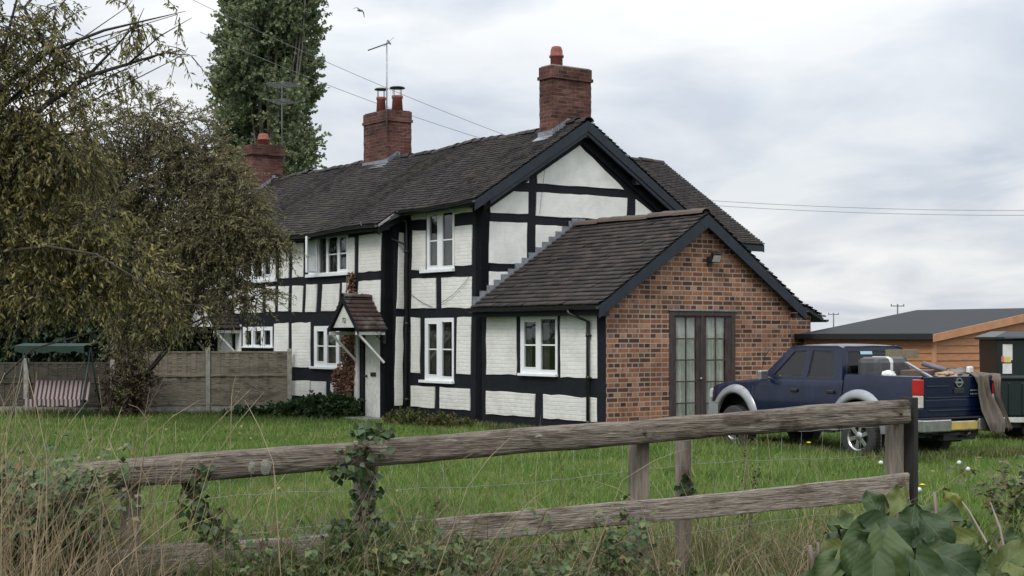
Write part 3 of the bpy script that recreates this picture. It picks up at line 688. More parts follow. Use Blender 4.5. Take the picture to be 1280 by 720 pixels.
MB().holes([(0, 0), (TXR, 0), (TXR, zx(0) - .06), (TX, ZX - .06), (0, zx(0) - .06)], [rp((dR[0] + .01, .05, dR[2] - .01, dR[3] - .01))], mE, -.22, 0).build('brick_gable_wall', M['brick'], house)
MB().bb((S_EXT - .235, -.016, 0), (S_EXT + .006, -.004 + .01, zx(0) - .1)).build('corner_post', M['black'], house)
MB().bb((.0, TXR - .22, 0), (S_EXT - .22, TXR, zx(0) - .06)).build('extension_back_wall', M['brick'], house)
mb = MB(); mb.prism([(TXE, ZXE - .01), (TX, ZX - .01), (TXR - TXE, ZXE - .01), (TXR - TXE, ZXE - .08), (TX, ZX - .09), (TXE, ZXE - .08)], lambda a, b, d: (d, a, b), .004, S_EXT + .15)
exr = mb.build('extension_roof', M['under'], house)
cx_ = math.sqrt(1 + KX * KX)
tiles('roof_tiles', (.01, TXE - .03, zx(TXE - .03)), (1, 0, 0), (0, 1, KX), S_EXT + .17, (TX - TXE + .03) * cx_, .148, .26, M['tile2'], exr, 21, jit=1.6)
tiles('roof_tiles', (.01, TXR - TXE + .03, zx(TXE - .03)), (1, 0, 0), (0, -1, KX), S_EXT + .17, (TX - TXE + .03) * cx_, .148, .26, M['tile2'], exr, 22, jit=.7)
ridge_tiles('ridge_tiles', [(.12, TX, ZX - .005), (S_EXT + .2, TX, ZX - .005)], .15, M['ridge'], exr, .40, 9, .008)
barge('extension_bargeboards', S_EXT + .14, TX, ZX, TXE - .03, TXR - TXE + .03, KX, .22)
mb = MB()
for te in (TXE, TXR - TXE): mb.prism([(te, zx(te) - .1), (TX, ZX - .1), (TX, ZX - .13), (te, zx(te) - .13)], lambda a, b, d: (d, a, b), S_EXT + .001, S_EXT + .138)
mb.bb((S_EXT, TXE, ZXE - .22), (S_EXT + .139, -.018, ZXE - .12)); mb.bb((S_EXT, TXR + .002, ZXE - .22), (S_EXT + .139, TXR - TXE, ZXE - .12))
mb.build('verge_soffit', M['barge'], house)
mb = MB(); mb.bb((.03, TXE - .01, ZXE - .20), (S_EXT + .14, TXE + .012, ZXE - .04)); mb.bb((.03, TXE + .012, ZXE - .2), (S_EXT + .13, -.02, ZXE - .17)); mb.build('extension_fascia', M['black'], house)
gutter((.02, TXE - .075, ZXE - .045), (S_EXT + .16, TXE - .075, ZXE - .045), zf=False); gutter((.02, TXR - TXE + .075, ZXE - .045), (S_EXT + .16, TXR - TXE + .075, ZXE - .045), zf=False)
a_, _ = f0.az(738.5, 400)
pipe([(a_ - .28, TXE - .075, ZXE - .08), (a_ - .26, TXE - .075, ZXE - .16), (a_, -.07, ZXE - .32), (a_, -.07, .05)])
# stepped lead flashing against the gable
mb = MB(); n = 15
for i in range(n):
    t0 = TXE + (TX - TXE) * i / n; t1 = TXE + (TX - TXE) * (i + 1) / n
    mb.bb((.028, t0, zx(t0) - .02), (.034 + .002 * (i % 2), t1 + .02, zx(t1) + .11))
mb.prism([(TXE, zx(TXE) + .03), (TX, ZX + .03), (TX, ZX + .1), (TXE, zx(TXE) + .1)], lambda a, b, d: (.036 + d, a, b), 0, .008)
mb.bb((.03, TX - .1, ZX + .0), (.06, TX + .25, ZX + .17))
mb.build('stepped_flashing', M['lead'], house)
# french doors
fd = MB(); fr = dR
cL = gE.az(873, 450)[0]; cR = gE.az(881.5, 450)[0]; zt = dR[3]
gl = [rc(gE, 845.5, 397, 870.7, 540), rc(gE, 883, 397, 907.5, 540)]; gl = [(a, .28, c_, d_) for a, b, c_, d_ in gl]
fd.holes(rp(fr), [rp((fr[0] + .1, .1, cL + .06, fr[3] - .1)), rp((cR - .06, .1, fr[2] - .1, fr[3] - .1))], mE, -.06, .02)
fdo = fd.build('french_doors', M['oldwood'], house, bevel=.006)
for i, g_ in enumerate(gl):
    o_ = (fr[0] + .09, .09, cL + .07, fr[3] - .09) if i == 0 else (cR - .07, .09, fr[2] - .09, fr[3] - .09)
    mb = MB().holes(rp(o_), [rp(g_)], mE, -.05, -.005)
    am = (g_[0] + g_[2]) / 2; mb.bb(mE(am - .014, g_[1], -.036), mE(am + .014, g_[3], -.012))
    for yb in (423.5, 450, 477, 504):
        z = gE.az(858 if i == 0 else 895, yb)[1]; mb.bb(mE(g_[0], z - .013, -.034), mE(g_[2], z + .013, -.014))
    mb.build('door_leaf', M['oldwood'], fdo, bevel=.003)
    MB().bb(mE(g_[0] - .01, g_[1] - .01, -.030), mE(g_[2] + .01, g_[3] + .01, -.025)).build('pane', M['glass'], fdo)
    V = []; n = 60
    for k in range(n + 1):
        a = g_[0] - .04 + (g_[2] - g_[0] + .08) * k / n; dd = .03 * math.sin(k * .9) + .018 * math.sin(k * .37 + i); V += [mE(a, g_[1] - .1, -.105 + dd), mE(a, g_[3] + .05, -.10 + dd * .5)]
    MB().add(V, [(2 * k, 2 * k + 2, 2 * k + 3, 2 * k + 1) for k in range(n)], True).build('curtain', M['curtain'], fdo)
MB().lathe(mE(cL + .03, 1.05, .0), [(.01, -.02), (.01, .03), (.025, .04), (.025, .06)], 10, 'x').build('door_handle', M['metal'], fdo)
mb = MB(); mb.bb(mE(fr[0] - .03, fr[3] - .005, -.05), mE(fr[2] + .03, fr[3] + .022, .035)); mb.build('lintel', M['lead'], house)
# lower brick wall behind the right of the extension
s9 = 3.42; z9 = 2.26; k9 = .45
mb = MB().prism([(TXR - .1, 0), (6.15, 0), (6.15, z9 + k9 * .1), (5.8, z9 + k9 * .5), (TXR - .1, z9 + k9 * .5)], lambda a, b, d: (s9 + d, a, b), -.2, 0)
mb.build('rear_brick_wall', M['brick'], house)
mb = MB().prism([(5.82, z9 + k9 * .6), (6.42, z9 + .0), (6.42, z9 - .07), (5.82, z9 + k9 * .6 - .07)], lambda a, b, d: (s9 + d, a, b), -3, .12)
lr = mb.build('rear_lean_to_roof', M['under'], house)
ck = math.sqrt(1 + k9 * k9)
tiles('roof_tiles', (s9 - 2.8, 6.45, z9 + .0), (1, 0, 0), (0, -1, k9), 2.95, .70, .148, .26, M['tile2'], lr, 31)
gutter((s9 - 3, 6.5, z9 - .03), (s9 + .15, 6.5, z9 - .03), zf=False)
# porch canopy over the front door -----------------------------------------------------------
a_l = f1.az(452, 408)[0]; a_r = f1.az(478, 408)[0]; 
# depth out from the wall .75, ridge along d
pa0, pa1 = dr[0] - .28, dr[2] + .22; pam = (pa0 + pa1) / 2; pzE, pzR, PD = f1.az(475, 410)[1] - .02, f1.az(458, 372)[1] + .0, .72
kp = (pzR - pzE) / (pam - pa0); ck = math.sqrt(1 + kp * kp)
def pf(a, b, d): return (a, T_FAR - d, b)
mb = MB(); mb.prism([(pa0, pzE), (pam, pzR), (pa1, pzE), (pa1, pzE - .05), (pam, pzR - .07), (pa0, pzE - .05)], pf, 0, PD)
po = mb.build('porch_canopy', M['under'], house)
tiles('canopy_tiles', (pa1 + .03, T_FAR - PD - .03, pzE - .03 * kp), (0, 1, 0), (-1, 0, kp), PD + .03, (pam - pa0 + .03) * ck, .13, .18, M['tile3'], po, 41)
tiles('canopy_tiles', (pa0 - .03, T_FAR - PD - .03, pzE - .03 * kp), (0, 1, 0), (1, 0, kp), PD + .03, (pam - pa0 + .03) * ck, .13, .18, M['tile3'], po, 42)
ridge_tiles('canopy_ridge', [(pam, T_FAR - PD - .04, pzR), (pam, T_FAR, pzR)], .1, M['tile3'], po, .25, 7)
mb = MB()
for sg in (-1, 1):
    e = pam + sg * (pam - pa0 + .04); mb.prism([(e, pzE - .02), (pam, pzR + .03), (pam, pzR - .13), (e, pzE - .13)] if sg < 0 else [(e, pzE - .13), (pam, pzR - .13), (pam, pzR + .03), (e, pzE - .02)], pf, PD, PD + .03)
mb.build('canopy_bargeboard', M['black'], po)
MB().prism([(pa0 + .16, pzE + .03), (pa1 - .16, pzE + .03), (pam, pzR - .16)], pf, PD - .06, PD - .02).build('canopy_pediment', M['whitewood'], po)
# the house number on the pediment: 72
mb = MB(); zc_ = pzE + .14
def seg(pts, mb=mb, w_=.012):
    for p, q in zip(pts[:-1], pts[1:]): mb.bar(pf(p[0], p[1], PD - .012), pf(q[0], q[1], PD - .012), .008, w_, up=(0, 0, 1) if abs(p[0] - q[0]) > .001 else (1, 0, 0))
u = pam - .07
seg([(u, zc_ + .1), (u + .055, zc_ + .1), (u + .015, zc_)])
u = pam + .015
seg([(u, zc_ + .085), (u + .02, zc_ + .1), (u + .05, zc_ + .09), (u + .05, zc_ + .065), (u, zc_), (u + .055, zc_)])
mb.build('house_number', M['blackplastic'], po)
for a in (pa0 + .05, pa1 - .05):
    mb = MB(); mb.bar(pf(a, pzE - .1, 0), pf(a, pzE - .1, PD + .02), .06, .07); mb.bar(pf(a, pzE - .12, PD - .04), pf(a, pzE - .75, .03), .05, .05)
    mb.build('canopy_bracket', M['whitewood'], po, bevel=.004)
# the neighbour's porch at the far end
q = f1.az(262, 407); qa, qz = q[0], q[1]; q2 = f1.az(289, 410)
pa0, pa1 = f1.az(248, 408)[0] + .9, f1.az(292, 408)[0] + .45; pa0 = pa1 - 1.9; pam = (pa0 + pa1) / 2; pzE = f1.az(285, 410)[1]; pzR = pzE + 1.0; kp = 1.0 / (pam - pa0); ck = math.sqrt(1 + kp * kp)
mb = MB(); mb.prism([(pa0, pzE), (pam, pzR), (pa1, pzE), (pa1, pzE - .05), (pam, pzR - .07), (pa0, pzE - .05)], pf, 0, PD)
po = mb.build('porch_canopy', M['under'], house)
tiles('canopy_tiles', (pa1 + .03, T_FAR - PD - .03, pzE - .03 * kp), (0, 1, 0), (-1, 0, kp), PD + .03, (pam - pa0 + .03) * ck, .13, .18, M['tile'], po, 43)
tiles('canopy_tiles', (pa0 - .03, T_FAR - PD - .03, pzE - .03 * kp), (0, 1, 0), (1, 0, kp), PD + .03, (pam - pa0 + .03) * ck, .13, .18, M['tile'], po, 44)
mb = MB()
for sg in (-1, 1):
    e = pam + sg * (pam - pa0 + .04); mb.prism([(e, pzE - .02), (pam, pzR + .03), (pam, pzR - .13), (e, pzE - .13)] if sg < 0 else [(e, pzE - .13), (pam, pzR - .13), (pam, pzR + .03), (e, pzE - .02)], pf, PD, PD + .03)
mb.build('canopy_bargeboard', M['black'], po)
MB().prism([(pa0 + .16, pzE + .03), (pa1 - .16, pzE + .03), (pam, pzR - .16)], pf, PD - .06, PD - .02).build('canopy_pediment', M['whitewood'], po)
for a in (pa0 + .05, pa1 - .05):
    mb = MB(); mb.bar(pf(a, pzE - .1, 0), pf(a, pzE - .1, PD + .02), .06, .07); mb.bar(pf(a, pzE - .12, PD - .04), pf(a, pzE - .75, .03), .05, .05)
    mb.build('canopy_bracket', M['whitewood'], po)
MB().prism(rp((pam - .42, .05, pam + .42, 2.0)), pf, 0, .03).build('far_front_door', M['whitewood'], house)

# small fittings on the house -----------------------------------------------------------------
a_, z_l = f1.az(481, 417); p = HW(a_, T_FAR)
lan = empty('wall_lantern', (p.x, p.y, z_l), HRZ, 'small black half-lantern on the dark post right of the white front door', 'wall lamp')
gR_, _ = f1, 0
mb = MB(); mb.bb((-.05, -.02, -.22), (.05, 0.0, .12)); mb.tube([(0, -.02, -.12), (0, -.1, -.16), (0, -.16, -.08)], .012, 6); mb.lathe((0, -.15, .09), [(.13, 0), (.12, .02), (.04, .07), (.01, .12)], 8)
for k in range(6): a = k * math.pi / 3; mb.tube([(.115 * math.cos(a), -.15 + .115 * math.sin(a), .09), (.05 * math.cos(a), -.15 + .05 * math.sin(a), -.09)], .006, 5)
mb.build('lantern_frame', M['blackplastic'], lan)
MB().lathe((0, -.15, -.09), [(.045, 0), (.108, .18)], 6).build('lantern_glass', M['glass'], lan)
a_, z_f = gE.az(886, 324); p = HW(S_EXT, a_)
fl = empty('floodlight', (p.x, p.y, z_f), HRZ, 'small black security floodlight high on the brick gable', 'floodlight')
mb = MB(); mb.bb((0, -.06, -.12), (.05, .06, .05)); mb.tube([(.05, 0, -.04), (.12, 0, -.02)], .02, 8); rot = Matrix.Rotation(R(25), 3, 'Y')
mb.box((.16, .02, .02), (.08, .22, .17), rot); mb.box((.17, .02, .12), (.14, .23, .012), rot); mb.build('lamp_housing', M['blackplastic'], fl, bevel=.01)
MB().box((.203, .02, .0), (.006, .19, .13), rot).build('lamp_lens', plain('lamp_lens', (.5, .52, .5), (.35, .37, .36), 10, .15, 0), fl)
# washed out service cable sagging over the panels
mb = MB()
def wirepx(face, fn, pts, r=.006):
    mb.tube([fn(*face.az(*p), .05) for p in pts], r, 4)
wirepx(f0, n0, [(589, 346), (580, 357), (568, 369), (555, 378), (548, 383)]); wirepx(f0, n0, [(516, 368), (530, 378), (543, 384)])
wirepx(g0, m0, [(681, 190), (679, 215), (674, 255), (673, 268)], .004)
mb.build('wall_cable', M['blackplastic'], house)
# ------------------------------------------------------------------ ground
def sst(a, b, x): t = np.clip((x - a) / (b - a), 0, 1); return t * t * (3 - 2 * t)
def gz(x, y):
    x = np.asarray(x, float); y = np.asarray(y, float)
    return .36 * (1 - sst(8.5, 12.5, y - .15 * x)) + .015 * np.sin(x * 1.7 + y * .6) * np.cos(y * 1.1) * sst(2, 9, y) * (1 - sst(20, 40, y))
xs = np.concatenate([np.array([-900, -400, -150, -70, -40]), np.linspace(-25, 25, 101), np.array([40, 70, 150, 400, 900])])
ys = np.concatenate([np.array([-300, -60, -15]), np.linspace(-4, 44, 97), np.array([60, 100, 200, 450, 1000, 2200])])
X, Y = np.meshgrid(xs, ys, indexing='ij'); V = np.stack([X.ravel(), Y.ravel(), gz(X, Y).ravel()], 1)
ii, jj = np.meshgrid(np.arange(len(xs) - 1), np.arange(len(ys) - 1), indexing='ij'); a = (ii * len(ys) + jj).ravel()
m, N, L, P = new_mat('lawn_soil'); v = objvec(N, L)
f = noise_n(N, L, 1.6, v, 8, .65); c = ramp(N, L, f, [(.3, (.028, .050, .012)), (.5, (.05, .085, .018)), (.7, (.07, .10, .028))])
f2 = noise_n(N, L, 30, v, 5, .7); c = mixc(N, L, c, mixc(N, L, (.5, .5, .5), (1.4, 1.4, 1.4), f2), .8, 'MULTIPLY')
L.new(c, P.inputs['Base Color']); P.inputs['Roughness'].default_value = .95; P.inputs['Specular IOR Level'].default_value = .1; bump(N, L, P, f2, 1, .05)
tag(npmesh('lawn', V, np.stack([a, a + len(ys), a + len(ys) + 1, a + 1], 1), m, smooth=True), kind='structure')
# a worn patch of stony track at the right edge of the lawn
mb = MB(); g = rng(3); pts = []
cx0, cy0 = W(1330, 597, 18.5).x, 18.7
for k in range(28):
    a = 2 * math.pi * k / 28; r = 1 + g.normal(0, .07); pts.append((cx0 + 1.35 * r * math.cos(a), cy0 + 1.1 * r * math.sin(a)))
mb.add([(x, y, float(gz(x, y)) + .02) for x, y in pts] + [(cx0, cy0, float(gz(cx0, cy0)) + .035)], [(k, (k + 1) % 28, 28) for k in range(28)], True)
tag(mb.build('track', plain('stony_track', (.26, .23, .19), (.14, .125, .10), 14, .95, 1)), kind='structure')

# ------------------------------------------------------------------ concrete post and panel fence by the cottage
WOODP = wood_mat('fence_panel_wood', (.24, .21, .165), (.15, .128, .10), (.10, .085, .07), sc=.6)
WOOD_SHADE = wood_mat('shade_painted_panel_wood', (.085, .075, .06), (.05, .045, .036), (.035, .035, .025), sc=.6)  # panel wood again, with the shade of the trees painted into its colour
def panel_fence(p0, p1, posts, ztop, label, WOODP=WOODP):
    F_ = Face(p0, (p1[0] - p0[0], p1[1] - p0[1])); d = F_.d; e = empty('panel_fence', (p0[0], p0[1], 0), math.atan2(d.y, d.x), label, 'fence')
    aa = [F_.az(px, 450)[0] for px in posts]; g = rng(12)
    for a in aa: MB().bb((a - .055, -.055, -.1), (a + .055, .055, ztop + g.uniform(.03, .07))).build('fence_post', M['conc'], e, bevel=.012)
    for a, b in zip(aa[:-1], aa[1:]):
        a, b = min(a, b), max(a, b); m2 = MB(); n = max(2, int((b - a - .12) / .11)); w_ = (b - a - .12) / n
        for i in range(n):
            x = a + .06 + i * w_; m2.bb((x, -.012 - .012 * (i % 2), .2), (x + w_ * 1.02, -.004 - .006 * (i % 2), ztop - .05 - abs(g.normal(0, .006))))
        m2.build('panel', WOODP, e)
        m2 = MB(); m2.bb((a + .058, -.03, ztop - .07), (b - .058, .03, ztop - .02)); m2.bb((a + .058, -.045, .58 + (ztop - 1) * .6), (b - .058, -.02, .64 + (ztop - 1) * .6)); m2.bb((a + .058, -.045, .2), (b - .058, -.02, .26)); m2.build('panel_rail', WOODP, e, bevel=.005)
        MB().bb((a + .057, -.03, -.1), (b - .057, .03, .2)).build('gravel_board', M['conc'], e, bevel=.01)
PF0 = W(362, 450, 36.1)
panel_fence((W(150, 450, 35.4).x, 35.4), (PF0.x, 36.1), [158, 260, 362], 1.53, 'weathered panel fence with concrete posts joining the cottage wall')
panel_fence((W(-70, 450, 35.6).x, 35.6), (W(140, 450, 35.6).x, 35.6), [-70, 33, 141], 1.27, 'lower panel fence with tree shade painted into its wood colour, behind the striped garden swing seat', WOOD_SHADE)

# ------------------------------------------------------------------ rustic post and rail fence
RAILW = wood_mat('weathered_rail_wood', (.265, .23, .19), (.085, .066, .052), (.060, .044, .034), .9, 1.3)
RAILB = wood_mat('bleached_board_wood', (.38, .33, .285), (.17, .14, .115), (.14, .11, .085), .9, 1.5)
POSTW = plain('grey_post_wood', (.26, .22, .18), (.12, .095, .075), 7, .9, .8, stretch=(6, 6, .7))
POSTD = plain('dark_post_wood', (.022, .02, .018), (.012, .011, .01), 9, .85, .7, stretch=(6, 6, .7))
PA, PB = W(60, 420, 6.65), W(1140, 420, 8.9)
RF = Face((PA.x, PA.y), (PB.x - PA.x, PB.y - PA.y)); rfd = RF.d; RFZ = math.atan2(rfd.y, rfd.x)
rfence = empty('post_and_rail_fence', (PA.x, PA.y, 0), RFZ, 'rustic weathered post and rail fence running across the foreground', 'fence')
def rail(name, top, bot, depth, mat, seed, rnd=.6, y0=0., parent=rfence, rag=(.03, .03)):
    ta = [RF.az(*p) for p in top]; ba = [RF.az(*p) for p in bot]; n = 110; g = rng(seed)
    a0, a1 = max(ta[0][0], ba[0][0]), min(ta[-1][0], ba[-1][0]); a0 = min(ta[0][0], ba[0][0]); a1 = max(ta[-1][0], ba[-1][0])
    V = []; K = 20
    for i in range(n + 1):
        a = a0 + (a1 - a0) * i / n; zt = np.interp(a, [q[0] for q in ta], [q[1] for q in ta]); zb = np.interp(a, [q[0] for q in ba], [q[1] for q in ba])
        zc_, h = (zt + zb) / 2, (zt - zb) / 2
        for k in range(K):
            th = 2 * math.pi * k / K; c_, s_ = math.cos(th), math.sin(th); e = rnd
            y = math.copysign(abs(c_) ** e, c_) * depth / 2; z = math.copysign(abs(s_) ** e, s_) * h
            nz = noise.noise(Vector((a * 3.1, y * 14 + seed, z * 14))) * .007 + noise.noise(Vector((a * 9, y * 60, z * 60 + seed))) * .0025 + noise.noise(Vector((a * .9, seed, 0))) * .003
            r = 1 + nz / max(h, .03)
            aa = a
            if i == 0: aa += noise.noise(Vector((k * .9, seed, 2))) * rag[0]
            if i == n: aa += noise.noise(Vector((k * .9, seed, 5))) * rag[1]
            V.append((aa, y0 + y * r, zc_ + z * r))
    f = [(i * K + k, i * K + (k + 1) % K, (i + 1) * K + (k + 1) % K, (i + 1) * K + k) for i in range(n) for k in range(K)]
    f += [tuple(range(K)), tuple(n * K + k for k in range(K))]
    mb = MB(); mb.add(V, f, False)
    return mb.build(name, mat, parent)
rail('top_rail', [(88, 580), (213, 569), (335, 560), (420, 554), (648, 536), (860, 520), (1036, 505), (1131, 499.5)],
     [(100, 613), (233, 603), (307, 597), (420, 587), (576, 574), (788, 556), (880, 547.5), (1049, 535), (1131, 529.5)], .105, RAILW, 3, .62)
rail('bottom_rail', [(544, 648), (759, 627.5), (860, 620), (1129, 591.5)], [(552, 680), (786, 655), (860, 648.5), (1131, 623)], .045, RAILB, 5, .3, -.015)
rail('bottom_rail', [(112, 693), (200, 680), (307, 675), (430, 666)], [(112, 727), (207, 718), (307, 710), (430, 700)], .045, RAILB, 6, .3, -.015)
def post(x0, x1, ytop, yb, depth, mat, y0, name='post', seed=0, zb=.2):
    off = lambda d: Face((PA.x - rfd.y * d, PA.y + rfd.x * d), rfd)
    a0 = off(y0 + depth).az(x0, ytop)[0]; a1, zt = off(y0).az(x1, ytop); mb = MB(); n = 14; V = []
    for i in range(n + 1):
        z = zb + (zt - zb) * i / n
        for (cx1, cy1) in ((a0, y0), ((a0 + a1) / 2, y0 - .004), (a1, y0), (a1, y0 + depth), (a0, y0 + depth)):
            q = noise.noise(Vector((cx1 * 9, cy1 * 9, z * 5 + seed))) * .006; V.append((cx1 + q, cy1 + q, z + (noise.noise(Vector((cx1 * 30, cy1 * 30, seed))) * .012 if i == n else 0)))
    f = [(i * 5 + k, i * 5 + (k + 1) % 5, i * 5 + 5 + (k + 1) % 5, i * 5 + 5 + k) for i in range(n) for k in range(5)] + [tuple(n * 5 + k for k in range(5))]
    mb.add(V, f); return mb.build(name, mat, rfence, bevel=.004)
post(441, 470, 553, 700, .10, POSTW, .058, seed=1); post(785, 812, 530, 680, .09, POSTW, .056, seed=2); post(1106, 1130, 502, 640, .08, POSTW, .056, seed=3)
post(1129.5, 1142.5, 497, 640, .13, POSTD, .0, seed=4); post(150, 176, 590, 720, .09, POSTW, .06, seed=5)
for px_, py_, rx_, ry_ in ((311, 583, 5, 8), (328, 582, 7, 10), (668, 545, 6, 3)):      # crusts of pale lichen
    a, z = RF.az(px_, py_); k_ = 6.9 / F * 1.05; mb = MB(); gg_ = rng(int(px_)); V = [(a + rx_ * k_ * math.cos(t) * gg_.uniform(.75, 1.15), -.0535, z + ry_ * k_ * math.sin(t) * gg_.uniform(.8, 1.15)) for t in np.linspace(0, 2 * math.pi, 19)[:-1]]
    mb.add(V + [(a, -.062, z)] + [(x, -.03, z2) for x, _, z2 in V], [(i, (i + 1) % 18, 18) for i in range(18)] + [(i, i + 19, (i + 1) % 18 + 19, (i + 1) % 18) for i in range(18)]); mb.build('lichen', plain('lichen', (.25, .235, .20), (.15, .135, .11), 40, .95, .8), rfence)
mb = MB()     # bolt heads and a strap
for px, py in ((147, 595), (457, 571), (799, 540), (1118, 516)):
    a, z = RF.az(px, py); mb.lathe((a, -.062, z), [(.011, 0), (.011, .02)], 8, 'y')
mb.build('bolt', plain('rusty_bolt', (.05, .035, .03)), rfence)
# wire netting behind
wf = empty('wire_fence', (PA.x, PA.y, 0), RFZ, 'thin wire netting stretched behind the wooden rails', 'wire fence')
mb = MB(); g = rng(8); amax = RF.az(1128, 500)[0]
for zz_ in (1.34, 1.16, .98, .8, .62, .48):
    pts = []
    for i in range(60):
        a = -.2 + (amax + .2) * i / 59; pts.append((a, .19 + .015 * math.sin(a * 3 + zz_ * 9), zz_ - .05 * (1 - a / amax) * 2 + .018 * math.sin(a * 2.2 + zz_ * 5) + g.normal(0, .003)))
    mb.tube(pts, .0013, 4)
mb.build('line_wire', M['metal'], wf)
mb = MB()
for i in range(34):
    a = -.1 + i * (amax + .1) / 33; mb.tube([(a + g.normal(0, .01), .19, .42), (a + g.normal(0, .015), .195, .9), (a + g.normal(0, .01), .19, 1.33)], .0007, 3)
mb.build('stay_wire', M['metal'], wf)
a0 = Face((PA.x - rfd.y * .29, PA.y + rfd.x * .29), rfd).az(843, 548)[0]; a1, zt = Face((PA.x - rfd.y * .2, PA.y + rfd.x * .2), rfd).az(865, 548)
MB().bb((a0, .20, .2), (a1, .29, zt)).build('post', POSTW, wf, bevel=.012)

# ------------------------------------------------------------------ timber shed
shW = plain('shed_boards', (.42, .20, .095), (.31, .135, .062), 5, .7, .3, stretch=(1, 1, 9))
shL = plain('shed_bargeboard', (.48, .24, .12), (.38, .175, .09), 6, .65, .3)
felt = plain('roofing_felt', (.017, .019, .022), (.012, .013, .016), 14, .9, .4)
sc0 = Vector((8.13, 28.5)); shed = empty('timber_shed', (sc0.x, sc0.y, 0), HRZ, 'orange brown boarded shed with a low black felt roof beyond the pickup', 'shed')
# local x = s (to the near right), local y = t (back right); shed body s from -3.4 to 0, t from 0 to 7.6
LZ, RZ, HS, SL = 1.93, 2.47, 3.8, -3.35
def boards(mb, fn, a0, a1, z0, z1f, seed=0):
    g = rng(seed); h = .145; z = z0
    while z < 3:
        xs_ = np.linspace(a0, a1, 81); top = [min(z + h, z1f(x)) for x in xs_]
        if max(top) <= z: break
        j = g.normal(0, .0015)
        for i in range(80):
            t0_, t1_ = top[i], top[i + 1]
            if t0_ <= z + .003 or t1_ <= z + .003: continue
            V = [fn(xs_[i], z, .022 + j), fn(xs_[i + 1], z, .022 + j), fn(xs_[i + 1], t1_, .006), fn(xs_[i], t0_, .006), fn(xs_[i], z, 0), fn(xs_[i + 1], z, 0)]
            mb.add(V, [(0, 1, 2, 3), (4, 5, 1, 0)])
        z += h
fa = lambda a, z, d: (a, -d, z); fb = lambda a, z, d: (d, a, z)
rz_ = lambda t: RZ - (RZ - LZ) * abs(t - HS) / HS
mb = MB(); mb.bb((SL, 0, 0), (-.01, 2 * HS, LZ - .06)); mb.prism([(0, LZ - .06), (HS, RZ - .06), (2 * HS, LZ - .06)], lambda a, b, d: (d, a, b), SL, -.01)
boards(mb, fa, SL, 0, .1, lambda x: LZ - .02, 1); boards(mb, fb, 0, 2 * HS, .1, lambda t: rz_(t) - .02, 2)
mb.build('shed_wall', shW, shed)
MB().bb((-.03, -.035, .05), (.035, .03, LZ - .1)).build('corner_trim', shL, shed)
mb = MB(); mb.prism([(-.16, rz_(-.16)), (HS, RZ), (2 * HS + .16, rz_(-.16)), (2 * HS + .16, rz_(-.16) - .05), (HS, RZ - .06), (-.16, rz_(-.16) - .05)], lambda a, b, d: (d, a, b), SL - .12, .10)
mb.bb((SL - .12, -.18, LZ - .12), (.098, -.162, LZ + .0)); ro = mb.build('shed_roof', felt, shed, bevel=.006)
mb = MB()
for sg in (0, 1):
    t0_ = -.17 if sg == 0 else 2 * HS + .17
    mb.prism([(t0_, rz_(-.17) + .005), (HS, RZ + .012), (HS, RZ - .15), (t0_, rz_(-.17) - .14)], lambda a, b, d: (d, a, b), .102, .125)
mb.build('bargeboard', shL, shed)

# ------------------------------------------------------------------ flat trailer and the big lidded bin on it
BZ = 26.2; bx0, bx1 = W(1244, 420, BZ).x, W(1244, 420, BZ).x + 1.35
tr = empty('flat_trailer', (bx0 + .6, BZ + .4, 0), 0, 'low trailer with a pale side rail under the tall dark green bin', 'trailer')
mb = MB(); mb.bb((-.95, -.55, .36), (1.2, .75, .43)); mb.bb((-.9, -.4, .26), (1.1, -.34, .36)); mb.build('deck', plain('trailer_deck', (.08, .08, .08)), tr)
mb = MB(); mb.bb((-1.0, -.60, .36), (1.25, -.56, .45)); mb.bb((-1.0, .76, .36), (1.25, .8, .45)); mb.build('side_rail', plain('pale_rail_paint', (.5, .5, .47), (.3, .3, .28), 10), tr, bevel=.005)
for yy in (-.45, .6): 
    mb = MB().lathe((.1, yy, .24), [(.05, -.07), (.22, -.07), (.24, -.04), (.24, .04), (.22, .07), (.05, .07)], 24, 'y'); mb.build('wheel', M['rubber'], tr)
binm = plain('dark_green_plastic', (.005, .012, .013), (.004, .009, .010), 5, .4, .05)
bn = empty('communal_bin', (bx0, BZ - .1, .435), 0, 'tall dark green lidded bin with white notices stuck on its front', 'bin')
mb = MB(); V = []
for z, i_ in ((0, .05), (.05, .02), (.66, .01), (.68, -.01), (.72, -.01), (.74, .012), (1.30, 0), (1.38, 0)):
    V += [(i_, i_, z), (1.32 - i_, i_, z), (1.32 - i_, 1.02 - i_, z), (i_, 1.02 - i_, z)]
f = [(i * 4 + k, i * 4 + (k + 1) % 4, i * 4 + 4 + (k + 1) % 4, i * 4 + 4 + k) for i in range(7) for k in range(4)] + [(3, 2, 1, 0), (28, 29, 30, 31)]
mb.add(V, f)
for k in range(5): mb.bb((.2 + k * .24, -.01, .05), (.23 + k * .24, .03, .62))
mb.build('bin_body', binm, bn, bevel=.015)
mb = MB(); V = [(-.06, -.06, 1.38), (1.38, -.06, 1.38), (1.38, 1.08, 1.38), (-.06, 1.08, 1.38), (-.06, -.06, 1.43), (1.38, -.06, 1.43), (1.38, 1.08, 1.43), (-.06, 1.08, 1.43), (.2, .1, 1.53), (1.12, .1, 1.53), (1.12, .92, 1.53), (.2, .92, 1.53)]
mb.add(V, [(3, 2, 1, 0), (0, 1, 5, 4), (1, 2, 6, 5), (2, 3, 7, 6), (3, 0, 4, 7), (4, 5, 9, 8), (5, 6, 10, 9), (6, 7, 11, 10), (7, 4, 8, 11), (8, 9, 10, 11)])
mb.tube([(.1, -.07, 1.40), (.6, -.1, 1.41), (1.2, -.07, 1.40)], .02, 8); mb.build('bin_lid', binm, bn, bevel=.02)
